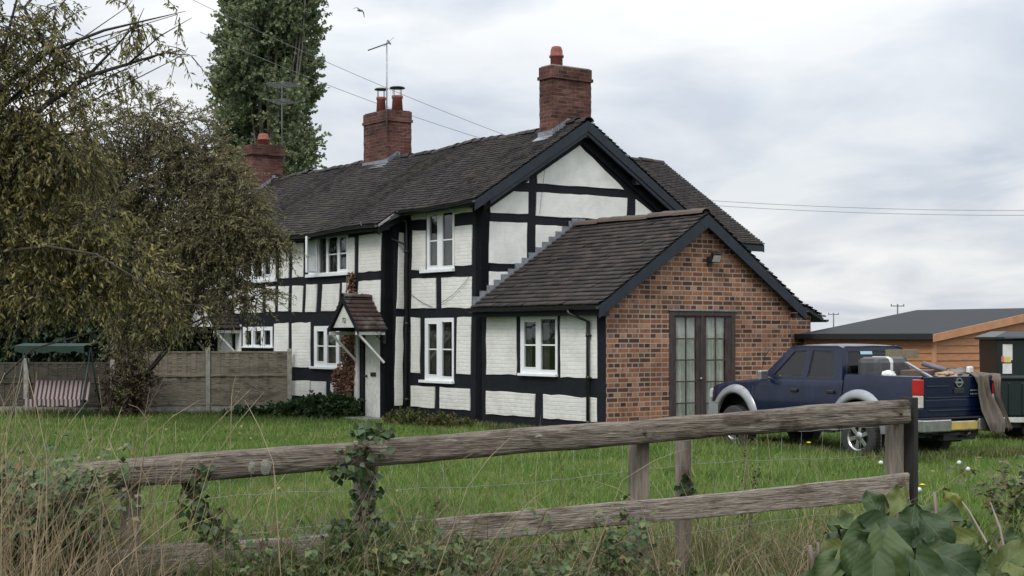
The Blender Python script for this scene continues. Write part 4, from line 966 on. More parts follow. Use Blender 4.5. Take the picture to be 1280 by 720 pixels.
pw = plain('white_label', (.6, .6, .58), (.5, .5, .5), 10, .5, 0)
mb = MB(); mb.bb((.10, -.004, 1.02), (.27, .02, 1.30)); mb.bb((.10, -.004, .78), (.26, .02, .96)); mb.build('notice', pw, bn)
MB().bb((.075, -.008, .985), (.12, .02, 1.09)).build('notice_sticker', plain('pink_label', (.55, .12, .13), rough=.5), bn)
MB().bb((.12, -.009, .98), (.245, .02, 1.08)).build('notice_sticker', plain('yellow_label', (.62, .5, .14), rough=.5), bn)

# ------------------------------------------------------------------ pickup truck
TXD, TYD = Vector((.53, -.848)).normalized(), Vector((.848, .53)).normalized(); TRZ = math.atan2(TXD.y, TXD.x)
TO = Vector((5.39, 23.1)) - TXD * 2.95 + TYD * .88
truck = empty('pickup_truck', (TO.x, TO.y, -.06), TRZ, 'dark blue double cab pickup with silver wheel arches and a loaded bed', 'pickup truck')
m, N, L, P = new_mat('navy_car_paint'); P.inputs['Base Color'].default_value = (.003, .008, .045, 1); P.inputs['Metallic'].default_value = .1; P.inputs['Roughness'].default_value = .32
P.inputs['Coat Weight'].default_value = .28; P.inputs['Specular IOR Level'].default_value = .35; P.inputs['Coat Roughness'].default_value = .06; v = objvec(N, L)
L.new(ramp(N, L, noise_n(N, L, 3, v, 6, .6), [(.4, (.0018, .006, .028)), (.8, (.004, .009, .031))]), P.inputs['Base Color'])
L.new(ramp(N, L, noise_n(N, L, 4, v, 6, .7), [(.4, (.25, .25, .25)), (.75, (.5, .5, .5))]), P.inputs['Roughness']); bump(N, L, P, noise_n(N, L, 2.5, v, 2), .12, .02); navy = m
silver = plain('silver_arch_paint', (.29, .30, .31), (.22, .23, .24), 6, .35, 0, .3, coat=.4)
chrome = plain('dull_chrome', (.5, .5, .5), (.35, .35, .34), 9, .25, 0, .9)
RA, FA_ = 2.95, 0.0
def zbot(x):
    z = .46
    for xc in (0.0, 2.95):
        d = abs(x - xc)
        if d < .49: z = max(z, .46 + math.sqrt(max(0, .49 ** 2 - d * d)))
    return z
def ip(x, t): return float(np.interp(x, [q[0] for q in t], [q[1] for q in t]))
HWT = [(-.80, .66), (-.72, .76), (-.5, .82), (0, .85), (.6, .87), (4.0, .87), (4.17, .855)]
ZTT = [(-.80, .92), (-.76, 1.02), (-.65, 1.08), (-.3, 1.13), (0, 1.16), (.5, 1.20), (.62, 1.215), (2.58, 1.24)]
def yprof(hw, z): return hw - .045 * ((z - .82) / .42) ** 2 - (.008 if z > 1.0 else 0)
def shell(name, x0, x1, mat, bed=False):
    xs_ = sorted(set([round(v_, 4) for v_ in list(np.arange(x0, x1, .06)) + [x1] + [xc + .49 * math.cos(a) for xc in (0, 2.95) for a in np.linspace(0, math.pi, 25)] if x0 <= v_ <= x1]))
    V = []; rows = []
    for x in xs_:
        zb, hw = zbot(x), ip(x, HWT); zt = 1.335 if bed else ip(x, ZTT); r = []
        for k in range(9):
            z = zb + (zt - .03 - zb) * k / 8; r.append((x, yprof(hw, z), z))
        yt = yprof(hw, zt - .03)
        if bed: r += [(x, yt - .008, zt - .008), (x, yt - .03, zt), (x, yt - .09, zt), (x, yt - .10, zt - .01), (x, yt - .10, .80), (x, 0, .80)]
        else: r += [(x, yt - .012, zt - .01), (x, yt - .045, zt), (x, yt - .25, zt + .022), (x, yt * .4, zt + .035), (x, 0, zt + .04)]
        r = [(a, -b, c) for a, b, c in r] + [(a, b, c) for a, b, c in r[:-1][::-1]]
        rows.append(r)
    n = len(rows[0]); V = [p for r in rows for p in r]
    f = [(i * n + k, i * n + k + 1, (i + 1) * n + k + 1, (i + 1) * n + k) for i in range(len(rows) - 1) for k in range(n - 1)]
    f.append(tuple(range(n))); 
    if not bed: f.append(tuple((len(rows) - 1) * n + k for k in range(n)))
    mb = MB(); mb.add(V, f, True); o = mb.build(name, mat, truck)
    md = o.modifiers.new('e', 'EDGE_SPLIT'); md.split_angle = R(32); return o
body = shell('body', -.80, 2.575, navy); bed = shell('bed', 2.60, 4.17, navy, True)
mb = MB()      # door seams
for x in (.52, 1.66, 2.50):
    V = []
    for s in (-1, 1):
        for k in range(8):
            z = .5 + .72 * k / 7; y = yprof(ip(x, HWT), z) + .002
            if k < 7: z2 = .5 + .72 * (k + 1) / 7; y2 = yprof(ip(x, HWT), z2) + .002; mb.add([(x, s * y, z), (x + .012, s * y, z), (x + .012, s * y2, z2), (x, s * y2, z2)], [(0, 1, 2, 3)])
mb.build('door_seam', M['blackplastic'], body, fix=False)
def hw_at(z): return .815 - (.815 - .66) * max(0, min(1, (z - 1.22) / .55))
SIDE = [(.60, 1.20), (1.22, 1.765), (1.4, 1.785), (2.30, 1.785), (2.42, 1.75), (2.55, 1.22)]
H1 = [(.90, 1.265), (1.33, 1.69), (1.62, 1.705), (1.61, 1.265)]; H2 = [(1.74, 1.265), (1.75, 1.705), (2.24, 1.70), (2.36, 1.265)]
gl_ = MB(); cab = MB(); seal = MB()
def grow(p, k): c = (sum(q[0] for q in p) / len(p), sum(q[1] for q in p) / len(p)); return [(c[0] + (q[0] - c[0]) * k, c[1] + (q[1] - c[1]) * k) for q in p]
for s in (-1, 1):
    fn = lambda a, b, d, s=s: (a, s * (hw_at(b) - d), b)
    cab.holes(SIDE, [H1, H2], fn, 0, .05)
    for h in (H1, H2):
        seal.holes(h, [grow(h, .93)], fn, .008, .03); gl_.prism(grow(h, .96), fn, .016, .020)
bk = lambda a, b, d: (2.55 - (b - 1.22) / .53 * .13 - d, a, b)
BKP = [(-.80, 1.22), (.80, 1.22), (.672, 1.74), (.60, 1.78), (-.60, 1.78), (-.672, 1.74)]; BH = [(-.70, 1.33), (.70, 1.33), (.60, 1.70), (-.60, 1.70)]
cab.holes(BKP, [BH], bk, -.004, .04); seal.holes(BH, [grow(BH, .95)], bk, .004, .02); gl_.prism(grow(BH, .97), bk, .01, .014)
wd = lambda a, b, d: (.60 + (b - 1.20) / .565 * .62 + d, a, b)
WP = [(-.79, 1.20), (.79, 1.20), (.655, 1.765), (-.655, 1.765)]; WH = [(-.72, 1.24), (.72, 1.24), (.60, 1.72), (-.60, 1.72)]
cab.holes(WP, [WH], wd, 0, .03); gl_.prism(grow(WH, .98), wd, .01, .014)
V = []; xr = [1.20, 1.28, 1.4, 1.8, 2.2, 2.36, 2.44]; yr = [-.675, -.64, -.5, 0, .5, .64, .675]
for x in xr:
    ex = .0 if 1.28 <= x <= 2.36 else .02
    for y in yr: V.append((x, y, 1.815 - .05 * (y / .675) ** 4 - .03 * ((x - 1.82) / .62) ** 4 - (.0)))
cab.add(V, [(i * 7 + k, i * 7 + k + 1, i * 7 + 8 + k, i * 7 + 7 + k) for i in range(6) for k in range(6)], True)
V = [(x, s * .676, z) for s in (-1, 1) for x in (1.20, 2.44) for z in (1.735, 1.765)]
cab.build('cab', navy, truck); seal.build('window_seal', M['blackplastic'], truck); gl_.build('windows', M['darkglass'], truck)
mb = MB()      # seats, dashboard and wheel inside
for y in (-.36, .36):
    mb.box((1.45, y, 1.0), (.14, .46, .75), Matrix.Rotation(R(12), 3, 'Y')); mb.box((1.54, y, 1.48), (.09, .26, .2)); mb.bb((1.0, y - .24, .75), (1.45, y + .24, .9))
    mb.box((2.38, y, 1.42), (.08, .26, .16))
mb.box((2.32, 0, 1.05), (.14, 1.3, .65), Matrix.Rotation(R(8), 3, 'Y')); mb.bb((.62, -.7, .9), (.9, .7, 1.17)); mb.bb((0.6, -.76, .5), (2.5, .76, .62))
mb.build('interior', plain('grey_interior', (.03, .03, .033), (.015, .015, .015)), truck, bevel=.03)
V = []
for s in (-1, 1):            # silver wheel arch flares
    for xc in (0.0, 2.95):
        mb = MB(); V = []; n = 26
        for i in range(n + 1):
            a = math.pi * (-.02 + 1.04 * i / n); 
            for (r, o) in ((.485, -.02), (.485, .045), (.52, .062), (.60, .045), (.645, -.01)):
                x, z = xc - r * math.cos(a), .47 + r * math.sin(a); zz_ = max(z, .44)
                V.append((x, s * (yprof(ip(x, HWT), min(zz_, 1.15)) + o), zz_))
        mb.add(V, [(i * 5 + k, i * 5 + k + 1, i * 5 + 6 + k, i * 5 + 5 + k) for i in range(n) for k in range(4)], True); mb.build('wheel_arch', silver, truck)
        # tyre and alloy rim
        yc = s * .76; mb = MB().lathe((xc, yc, .37), [(.20, -.11 * s), (.33, -.125 * s), (.36, -.105 * s), (.37, -.06 * s), (.37, .06 * s), (.36, .105 * s), (.33, .125 * s), (.215, .115 * s)], 40, 'y', cap=False)
        mb.lathe((xc, yc, .37), [(.19, -.1 * s), (.19, .0)], 20, 'y')
        for k in range(40):
            a = 2 * math.pi * k / 40; mb.box((xc + .368 * math.cos(a), yc, .37 + .368 * math.sin(a)), (.012, .19, .028), Matrix.Rotation(-a, 3, 'Y'))
        ty = mb.build('wheel', M['rubber'], truck)
        mb = MB().lathe((xc, yc, .37), [(.222, .118 * s), (.20, .10 * s), (.19, -.05 * s)], 36, 'y', cap=False)
        mb.lathe((xc, yc, .37), [(.075, .02 * s), (.075, .095 * s), (.045, .11 * s), (.01, .112 * s)], 20, 'y')
        for k in range(6):
            a = 2 * math.pi * k / 6 + .3; rot = Matrix.Rotation(-a, 3, 'Y'); c_ = Vector((xc + .135 * math.cos(a), yc + s * .082, .37 + .135 * math.sin(a))); mb.box(c_, (.15, .026, .062), rot)
        mb.build('rim', chrome, ty, bevel=.004); MB().lathe((xc, yc, .37), [(.17, .0), (.17, .02 * s)], 24, 'y').build('brake_disc', M['blackplastic'], ty)
mb = MB(); mb.bb((-.6, -.6, .40), (4.05, .6, .72)); mb.bb((-.55, -.55, .7), (.6, .55, 1.0)); mb.bb((2.7, -.82, .76), (3.3, .82, .80))
for x in (0, 2.95): mb.tube([(x, -.7, .37), (x, .7, .37)], .05, 10); mb.lathe((x, .1, .37), [(.05, -.14), (.14, -.08), (.14, .08), (.05, .14)], 12, 'y')
mb.tube([(4.1, -.5, .42), (2.4, -.5, .40)], .035, 8); mb.lathe((3.85, 0, .33), [(.3, 0), (.34, .05), (.34, .15), (.3, .2)], 24); mb.build('chassis', M['blackplastic'], truck)
# front bumper, lights, mirror, handles, sill
mb = MB(); V = []
for k, y in enumerate(np.linspace(-.9, .9, 13)):
    xx = -.93 + .30 * abs(y / .9) ** 3.2
    for z, o in ((.46, .06), (.50, 0), (.70, -.02), (.78, .02), (.78, .25)): V.append((xx + o, y, z))
mb.add(V, [(i * 5 + k, i * 5 + k + 1, i * 5 + 6 + k, i * 5 + 5 + k) for i in range(12) for k in range(4)], True)
for s in (-1, 1): mb.add([(-.64, s * .9, .46), (-.40, s * .885, .46), (-.40, s * .885, .80), (-.64, s * .9, .78)], [(0, 1, 2, 3)])
mb.build('front_bumper', silver, truck)
for s in (-1, 1):
    MB().box((-.76, s * .62, .93), (.10, .30, .17), Matrix.Rotation(-s * .35, 3, 'Z')).build('headlight', plain('headlight_glass', (.55, .55, .52), (.3, .3, .3), 10, .1, 0, coat=1), truck, bevel=.02)
    MB().box((.22, s * .853, 1.03), (.085, .02, .045)).build('indicator', plain('orange_lens', (.7, .2, .02), (.6, .15, .01), 10, .2, 0), truck, bevel=.006)
    mb = MB(); mb.box((.86, s * .97, 1.28), (.09, .18, .17)); mb.bar((.86, s * .8, 1.22), (.86, s * .9, 1.26), .04, .04); mb.build('wing_mirror', chrome if s < 0 else M['blackplastic'], truck, bevel=.02)
    for x in (1.50, 2.34):
        mb = MB(); mb.bb((x - .075, s * .868 - .02, 1.02), (x + .075, s * .868 + .02, 1.075)); mb.build('door_handle', M['blackplastic'], truck, bevel=.012)
    MB().bb((.55, s * .855 - .02, .40), (2.42, s * .855 + .03, .46)).build('side_step', M['blackplastic'], truck, bevel=.01)
mb = MB(); mb.bb((-.83, -.45, .84), (-.78, .45, 1.0)); mb.build('grille', M['blackplastic'], truck)
MB().tube([(.5, -.72, 1.2), (.66, -.74, 1.6), (.78, -.74, 1.72), (.84, -.74, 1.66)], .006, 5).build('radio_aerial', M['blackplastic'], truck)
# tailgate, lamps, bumper, plate
mb = MB(); TG = 4.19
mb.bb((TG - .05, -.765, .72), (TG - .002, .765, 1.325)); mb.bb((TG - .012, -.70, 1.17), (TG + .012, -.20, 1.19)); mb.bb((TG - .012, -.70, 1.0), (TG + .010, .70, 1.02)); mb.bb((TG - .012, -.66, .80), (TG + .014, .66, .825)); mb.bb((TG - .01, -.73, .86), (TG + .006, .73, .98))
tgo = mb.build('tailgate', navy, truck, bevel=.012)
mb = MB(); mb.bb((TG - .004, -.11, 1.06), (TG + .016, .11, 1.15)); mb.build('tailgate_handle', M['blackplastic'], tgo, bevel=.01)
mb = MB(); V = []; n = 24
for i in range(n):
    a = 2 * math.pi * i / n
    for r in (.055, .072): V += [(TG + .004, r * math.cos(a), 1.235 + r * math.sin(a)), (TG + .018, r * math.cos(a), 1.235 + r * math.sin(a))]
mb.add(V, [(i * 4 + a_, i * 4 + b_, ((i + 1) % n) * 4 + b_, ((i + 1) % n) * 4 + a_) for i in range(n) for a_, b_ in ((0, 1), (1, 3), (3, 2), (2, 0))]); mb.bb((TG + .003, -.09, 1.222), (TG + .02, .09, 1.248))
mb.build('badge', chrome, tgo)
mb = MB(); g = rng(4)
for row, (z, n_) in enumerate(((1.10, 5), (1.045, 12))):
    for k in range(n_): mb.bb((TG + .0005, .26 + k * .035, z), (TG + .0035, .26 + k * .035 + g.uniform(.012, .024), z + .02))
mb.build('lettering', silver, tgo)
for s in (-1, 1):
    mb = MB(); mb.bb((TG - .13, s * .76 if s < 0 else .76, 1.05), (TG + .012, s * .873, 1.29)); tl = mb.build('tail_light', plain('red_lens', (.42, .012, .015), (.30, .01, .012), 9, .15, 0, coat=.6), truck, bevel=.015)
    mb = MB(); mb.bb((TG - .12, s * .765, .86), (TG + .010, s * .871, 1.048)); mb.build('reverse_lens', plain('clear_lens', (.55, .52, .48), (.4, .36, .32), 9, .15, 0, coat=.6), tl, bevel=.012)
    MB().bb((TG - .13, s * .76, .72), (TG + .0, s * .86, .855)).build('bed_corner', navy, truck, bevel=.01)
mb = MB(); mb.bb((TG - .02, -.90, .50), (TG + .14, -.30, .69)); mb.bb((TG - .02, .30, .50), (TG + .14, .90, .69)); mb.bb((TG - .02, -.30, .50), (TG + .10, .30, .66)); mb.build('rear_bumper', chrome, truck, bevel=.02)
MB().bb((TG - .02, -.86, .692), (TG + .13, .86, .715)).build('bumper_step', M['blackplastic'], truck, bevel=.005)
MB().bb((TG + .141 - .04, -.29, .53), (TG + .15 - .035, .29, .64)).build('number_plate', plain('yellow_plate', (.50, .36, .07), (.36, .27, .08), 6, .4, 0), truck)
mb = MB(); mb.tube([(TG, 0, .42), (TG + .16, 0, .42), (TG + .22, 0, .48)], .02, 8); mb.lathe((TG + .22, 0, .50), [(.02, 0), (.03, .03), (.0, .055)], 10); mb.bb((TG - .1, -.35, .36), (TG + .02, .35, .44)); mb.build('tow_bar', M['blackplastic'], truck)
MB().prism([(-.30, 1.645), (-.04, 1.645), (-.04, 1.695), (-.30, 1.695)], bk, -.004, .002).build('window_sticker', plain('pale_blue_label', (.35, .55, .62), (.3, .45, .55), 20), truck)
# the load
def TL(x, y, z): p = TO + TXD * x + TYD * y; return Vector((p.x, p.y, z - .06))
def load(name, x, y, z, rz, lab, cat, mbs):
    e = empty(name, TL(x, y, z), TRZ + rz, lab, cat, 'junk loaded in the pickup bed')
    for n_, m2, mt, bv in mbs: m2.build(n_, mt, e, bevel=bv)
    return e
drk = plain('charcoal_plastic', (.06, .062, .065), (.035, .036, .04), 12, .55, .3)
mb = MB(); mb.bb((-.22, -.38, 0), (.22, .38, .80)); m2 = MB(); m2.bb((-.226, -.16, -.001), (.226, .06, .806))
load('storage_case', 2.92, -.30, .81, .1, 'charcoal storage case with a wide white band in the pickup bed', 'case', [('case_body', mb, drk, .09), ('white_band', m2, pw, .09)])
mb = MB(); mb.tube([(-.20, 0, 0), (.20, 0, .0)], .04, 12); load('roll', 3.62, .1, 1.46, -.5, 'grey rolled length sticking out above the pickup bed', 'roll', [('roll_body', mb, plain('grey_roll', (.13, .13, .15)), 0)])
bpy.data.objects['roll'].rotation_euler = (0, .25, TRZ + .3)
mb = MB(); mb.bb((-.22, -.25, 0), (.22, .25, .60)); load('cardboard_box', 3.45, -.02, .81, .3, 'dull brown box standing in the pickup bed below the grey roll', 'box', [('box_body', mb, plain('dirty_card', (.10, .075, .06), (.06, .045, .04)), .01)])
mb = MB(); mb.bb((-.03, -.35, 0), (.03, .35, .14)); load('timber_offcut', 2.72, .35, 1.58, 0, 'pale timber board lying behind the case across the pickup bed', 'board', [('board', mb, plain('pale_offcut', (.20, .165, .11)), .004)])
def lump(r, seed, sq=(1, 1, 1), amp=.35):
    bm = bmesh.new(); bmesh.ops.create_icosphere(bm, subdivisions=3, radius=1)
    mb = MB(); V = []
    for v_ in bm.verts:
        k = 1 + amp * noise.noise(v_.co * 2.2 + Vector((seed, 0, 0))) + .15 * noise.noise(v_.co * 6 + Vector((0, seed, 0))); V.append((v_.co.x * r * sq[0] * k, v_.co.y * r * sq[1] * k, v_.co.z * r * sq[2] * k))
    mb.add(V, [[q.index for q in f_.verts] for f_ in bm.faces], False); bm.free(); return mb
load('plastic_bag', 3.35, -.62, 1.30, 0, 'crumpled white plastic bag in the pickup bed beside the white banded case', 'bag', [('bag', lump(.12, 3, (1, 1, .9)), pw, 0)])
load('sack', 3.9, .05, 1.33, 0, 'small tan sack showing over the pickup tailgate', 'sack', [('sack', lump(.15, 5, (1.2, 1.1, .45)), plain('tan_sack', (.30, .20, .11)), 0)])
load('rubble_bag', 3.85, .38, 1.33, 0, 'grey sack heaped behind the tailgate badge', 'sack', [('rubble_bag', lump(.2, 8, (1.2, 1.2, .55)), plain('grey_sack', (.12, .11, .10)), 0)])
load('paper_bag', 4.0, .47, 1.42, .3, 'small white printed packet on top of the heap in the pickup bed', 'packet', [('packet', MB().bb((-.03, -.08, -.08), (.03, .08, .05)), pw, .02)])
load('scrap_bracket', 3.6, -.3, 1.25, .1, 'dark metal strut leaning across the pickup bed near the tailgate', 'strut', [('strut', MB().bar((-.4, .3, .27), (.45, -.1, .02), .05, .03), M['metal'], 0)])
# the cloth hanging over the tailgate
cl = plain('old_brown_cloth', (.12, .10, .08), (.07, .058, .048), 7, .95, .6, stretch=(3, 3, .5))
def drape(name, path, lab):
    V = []; nu = 26; nv = len(path); rows = []
    from itertools import product
    P_ = path; nn = 40
    for i in range(nn + 1):
        q = i / nn * (nv - 1); k = min(int(q), nv - 2); t = q - k
        c = [P_[k][j] * (1 - t) + P_[k + 1][j] * t for j in range(4)]   # x, y, z, width
        for j in range(nu + 1):
            u = j / nu - .5; fold = .028 * math.sin(u * 17 + i * .12) + .014 * math.sin(u * 31 + i * .2 + 1)
            V.append((c[0] + fold + .02, c[1] + u * c[3] + .02 * math.sin(i * .25), c[2] + .012 * math.sin(u * 12 + i * .3) + (-.035 * math.cos(u * 6) if i == nn else 0)))
    f = [(i * (nu + 1) + j, i * (nu + 1) + j + 1, (i + 1) * (nu + 1) + j + 1, (i + 1) * (nu + 1) + j) for i in range(nn) for j in range(nu)]
    mb = MB().add(V, f, True); o = mb.build(name, cl); o.location = (TO.x, TO.y, -.06); o.rotation_euler = (0, 0, TRZ)
    md = o.modifiers.new('s', 'SOLIDIFY'); md.thickness = .008; tag(o, lab, 'cloth'); return o
drape('hanging_cloth', [(3.85, .40, 1.38, .3), (4.12, .44, 1.37, .3), (4.215, .46, 1.33, .30), (4.235, .50, 1.20, .26), (4.25, .52, 1.02, .34), (4.30, .56, .8, .46), (4.38, .60, .6, .44), (4.38, .64, .45, .28)], 'brown cloth hanging down over the right of the tailgate')
drape('hanging_cloth', [(3.9, .82, 1.36, .3), (4.1, .85, 1.34, .3), (4.2, .84, 1.25, .16), (4.23, .82, 1.0, .08), (4.25, .90, .75, .10), (4.3, 1.0, .5, .16)], 'thin strip of cloth trailing off the far corner of the pickup bed')

# ------------------------------------------------------------------ swing seat
sz = 34.0; p = W(72, 420, sz); sw = empty('swing_seat', (p.x, sz, 0), R(-8), 'garden swing seat with striped cushion and dark green canopy', 'swing seat')
gm = plain('green_frame_paint', (.02, .05, .045), (.012, .03, .028)); gc = plain('green_canopy', (.009, .032, .021), (.006, .02, .014), 6, .8)
m, N, L, P = new_mat('striped_cushion'); t_ = N.new('ShaderNodeTexCoord'); s_ = N.new('ShaderNodeSeparateXYZ'); L.new(t_.outputs['Object'], s_.inputs[0])
f_ = math_n(N, L, 'FRACT', math_n(N, L, 'MULTIPLY', s_.outputs[0], 8.3)); c = ramp(N, L, f_, [(0, (.27, .24, .235)), (.52, (.27, .24, .235)), (.54, (.06, .025, .03)), (.97, (.06, .025, .03)), (1, (.27, .24, .235))]); L.new(c, P.inputs['Base Color']); P.inputs['Roughness'].default_value = .9; strp = m
mb = MB(); V = []; n = 40
for i in range(n + 1):
    x = -.95 + 1.9 * i / n; sc = .06 * abs(math.sin(i / n * math.pi * 3.5)); V += [(x, -.5, 1.68 - sc), (x, -.5, 1.80), (x, 0, 1.86), (x, .5, 1.80), (x, .5, 1.68 - sc)]
mb.add(V, [(i * 5 + k, i * 5 + k + 1, i * 5 + 6 + k, i * 5 + 5 + k) for i in range(n) for k in range(4)]); mb.build('canopy', gc, sw)
for s in (-1, 1):
    mb = MB(); mb.tube([(s * .92, -.7, 0), (s * .90, -.3, .9), (s * .9, -.02, 1.74)], .022, 8); mb.tube([(s * .92, .75, 0), (s * .90, .3, .9), (s * .9, .02, 1.74)], .022, 8); mb.build('frame_leg', gm, sw)
mb = MB(); mb.tube([(-.9, 0, 1.74), (.9, 0, 1.74)], .02, 8); mb.tube([(-.9, .62, .25), (.9, .62, .25)], .015, 8)
for s in (-1, 1): mb.tube([(s * .72, 0, 1.74), (s * .74, -.2, .5)], .008, 5); mb.tube([(s * .72, 0, 1.74), (s * .74, .25, .9)], .008, 5)
mb.build('frame', gm, sw)
mb = MB(); V = []; n = 36
for i in range(n + 1):
    x = -.78 + 1.56 * i / n; sc = .05 * abs(math.sin(i / n * math.pi * 3)); V += [(x, -.36, .34 - sc), (x, -.36, .48), (x, .1, .44), (x, .28, .92), (x, .33, .92), (x, .15, .38)]
mb.add(V, [(i * 6 + k, i * 6 + k + 1, i * 6 + 7 + k, i * 6 + 6 + k) for i in range(n) for k in range(5)]); mb.build('striped_seat', strp, sw)

sw.scale = (.88, .88, .92)
# ------------------------------------------------------------------ aerials, cables, poles, bird
def aerial(loc, h, rz, lab, wide=False):
    e = empty('television_aerial', loc, rz, lab, 'aerial'); MB().tube([(0, 0, 0), (0, 0, h)], .018, 6).build('mast', M['shade'] if wide else M['metal'], e)
    mb = MB()
    if not wide:
        mb.bar((-.50, 0, h - .26), (.08, 0, h - .02), .03, .03)
        for k in range(9): x = -.46 + k * .055; mb.tube([(x, -.11, h - .25 + k * .023), (x, .11, h - .25 + k * .023)], .006, 4)
        mb.bar((.06, -.12, h - .08), (.06, .12, h + .06), .04, .03); mb.tube([(.05, -.5, h + .02), (.05, .5, h - .04)], .006, 4)
    else:
        mb.bar((-.4, .0, h - .12), (.5, 0, h - .12), .02, .02); mb.bar((-.4, .0, h - .62), (.5, 0, h - .62), .02, .02); mb.bar((-.45, .0, h - .35), (.4, 0, h - .42), .02, .02)
        for k in range(8): x = -.4 + k * .12; mb.tube([(x, -.45, h - .12), (x, .45, h - .12)], .007, 4); mb.tube([(x, -.36, h - .62), (x, .36, h - .62)], .007, 4)
    mb.build('antenna', M['shade'], e); return e
q = HW(CH2[1] + .03, CH2[2] - .03); zt_ = EYE + (HY - 52) * q.y / F
aerial((q.x, q.y, CH2[4] - .6), zt_ - CH2[4] + .6, R(200 - 180), 'thin television aerial on a mast strapped to the middle chimney')
q = HW(CH3[1] - .2, CH3[3] + .06); zt_ = EYE + (HY - 101) * q.y / F
aerial((q.x, q.y, CH3[4] - 1.2), zt_ - CH3[4] + 1.2, R(75), 'tall multi-element aerial rising behind the leftmost chimney in front of the poplar', True)
cabm = plain('weathered_cable', (.16, .16, .17), (.12, .12, .13))
def cable(p0, p1, sagd, r, lab, grp):
    pts = [p0.lerp(p1, i / 24) - Vector((0, 0, sagd * 4 * (i / 24) * (1 - i / 24))) for i in range(25)]
    o = MB().tube(pts, r, 5).build('overhead_cable', cabm); return tag(o, lab, 'cable', grp)
cable(W(150, -45, 52), W(640, 172, 62), .25, .010, 'upper overhead cable sloping down past the poplar to the roof ridge', 'overhead cables left of the tall chimney')
cable(W(250, 40, 52), W(618, 178, 62), .2, .010, 'lower overhead cable crossing behind the middle chimney', 'overhead cables left of the tall chimney')
cable(W(850, 248, 90), W(1400, 262, 85), .3, .013, 'upper of the two overhead wires in the open sky right of the house', 'overhead wires right of the house')
cable(W(850, 254, 90), W(1400, 268, 85), .3, .013, 'lower of the two overhead wires in the open sky right of the house', 'overhead wires right of the house')
pm = plain('utility_pole_wood', (.10, .09, .085), (.06, .055, .05))
def upole(px, py, Z, lab):
    p = W(px, py, Z); e = empty('utility_pole', (p.x, Z, 0), .2, lab, 'utility pole', 'distant utility poles'); h = p.z
    MB().tube([(0, 0, 0), (0, 0, h)], [.22, .15], 8).build('pole', pm, e); mb = MB().bb((-1.6, -.08, h - .55), (1.6, .08, h - .35))
    mb.build('crossarm', pm, e); mb = MB()
    for x in (-1.5, 0, 1.5): mb.lathe((x, 0, h - .35), [(.1, 0), (.12, .2), (.06, .4)], 8)
    mb.build('insulator', pm, e)
upole(1122, 380, 330, 'distant utility pole above the black shed roof'); upole(1042, 391, 420, 'smaller distant utility pole between the house and the shed roof')
p = W(450, 13, 80); mb = MB(); V = []
prof = [(-.55, .02, -.14, .03), (-.32, .02, .04, .09), (-.08, 0, .0, .13), (.08, 0, .0, .13), (.30, .03, .05, .09), (.52, .0, -.22, .03)]
for x, y, z, w_ in prof: V += [(x, y - w_, z), (x, y + w_ * .5, z + .01), (x, y, z - .02)]
mb.add(V, [(i * 3 + a_, i * 3 + b_, i * 3 + 3 + b_, i * 3 + 3 + a_) for i in range(5) for a_, b_ in ((0, 1), (1, 2), (2, 0))] + [(0, 1, 2), (15, 17, 16)], True)
mb.lathe((0, 0, -.01), [(.01, -.3), (.06, -.2), (.075, 0), (.05, .14), (.04, .22), (.005, .3)], 10, 'y')
bd = mb.build('gull', plain('gull_feathers', (.16, .16, .17), (.10, .10, .11))); bd.location = p; bd.rotation_euler = (.2, .3, .9); bd.scale = (.85,) * 3; tag(bd, 'small dark bird gliding high above the middle chimney', 'bird')
# ------------------------------------------------------------------ trees
def blob_pts(blobs, n, g, zspread=1.0):
    """random points in ellipsoids (px, py, rx px, ry px, Z, weight) -> positions, outward directions"""
    wts = np.array([b[2] * b[3] * (b[5] if len(b) > 5 else 1) for b in blobs], float); wts /= wts.sum()
    idx = g.choice(len(blobs), n, p=wts); B = np.array([b[:5] for b in blobs], float)[idx]
    d = norm(g.normal(0, 1, (n, 3))); r = g.uniform(0, 1, n) ** .45
    k = B[:, 4] / F; C = np.stack([(B[:, 0] - HX) * k, B[:, 4], EYE + (HY - B[:, 1]) * k], 1)
    Rr = np.stack([B[:, 2] * k, (B[:, 2] + B[:, 3]) / 2 * k * zspread, B[:, 3] * k], 1)
    return C + d * Rr * r[:, None], d, idx, C
def twigs(P0, D, ln, rad, droop):
    """thin three sided twigs, 4 points each"""
    ts = np.array([0, .35, .7, 1.0]); n = len(P0); pts = []
    for t in ts: q = P0 + D * (ln * t)[:, None]; q = q.copy(); q[:, 2] -= droop * ln * t * t; pts.append(q)
    S = norm(np.cross(D, np.array([[.3, .2, 1.0]]))); U = np.cross(S, D); V = []
    for i, q in enumerate(pts):
        r = rad * (1 - .75 * ts[i])
        for k in range(3): a = 2 * np.pi * k / 3; V.append(q + (S * np.cos(a) + U * np.sin(a)) * r)
    V = np.stack(V, 1).reshape(-1, 3); base = np.arange(n)[:, None] * 12; f = []
    for i in range(3):
        for k in range(3): f.append([i * 3 + k, i * 3 + (k + 1) % 3, i * 3 + 3 + (k + 1) % 3, i * 3 + 3 + k])
    return pts, V, (base[:, None, :] + np.array(f)[None]).reshape(-1, 4)
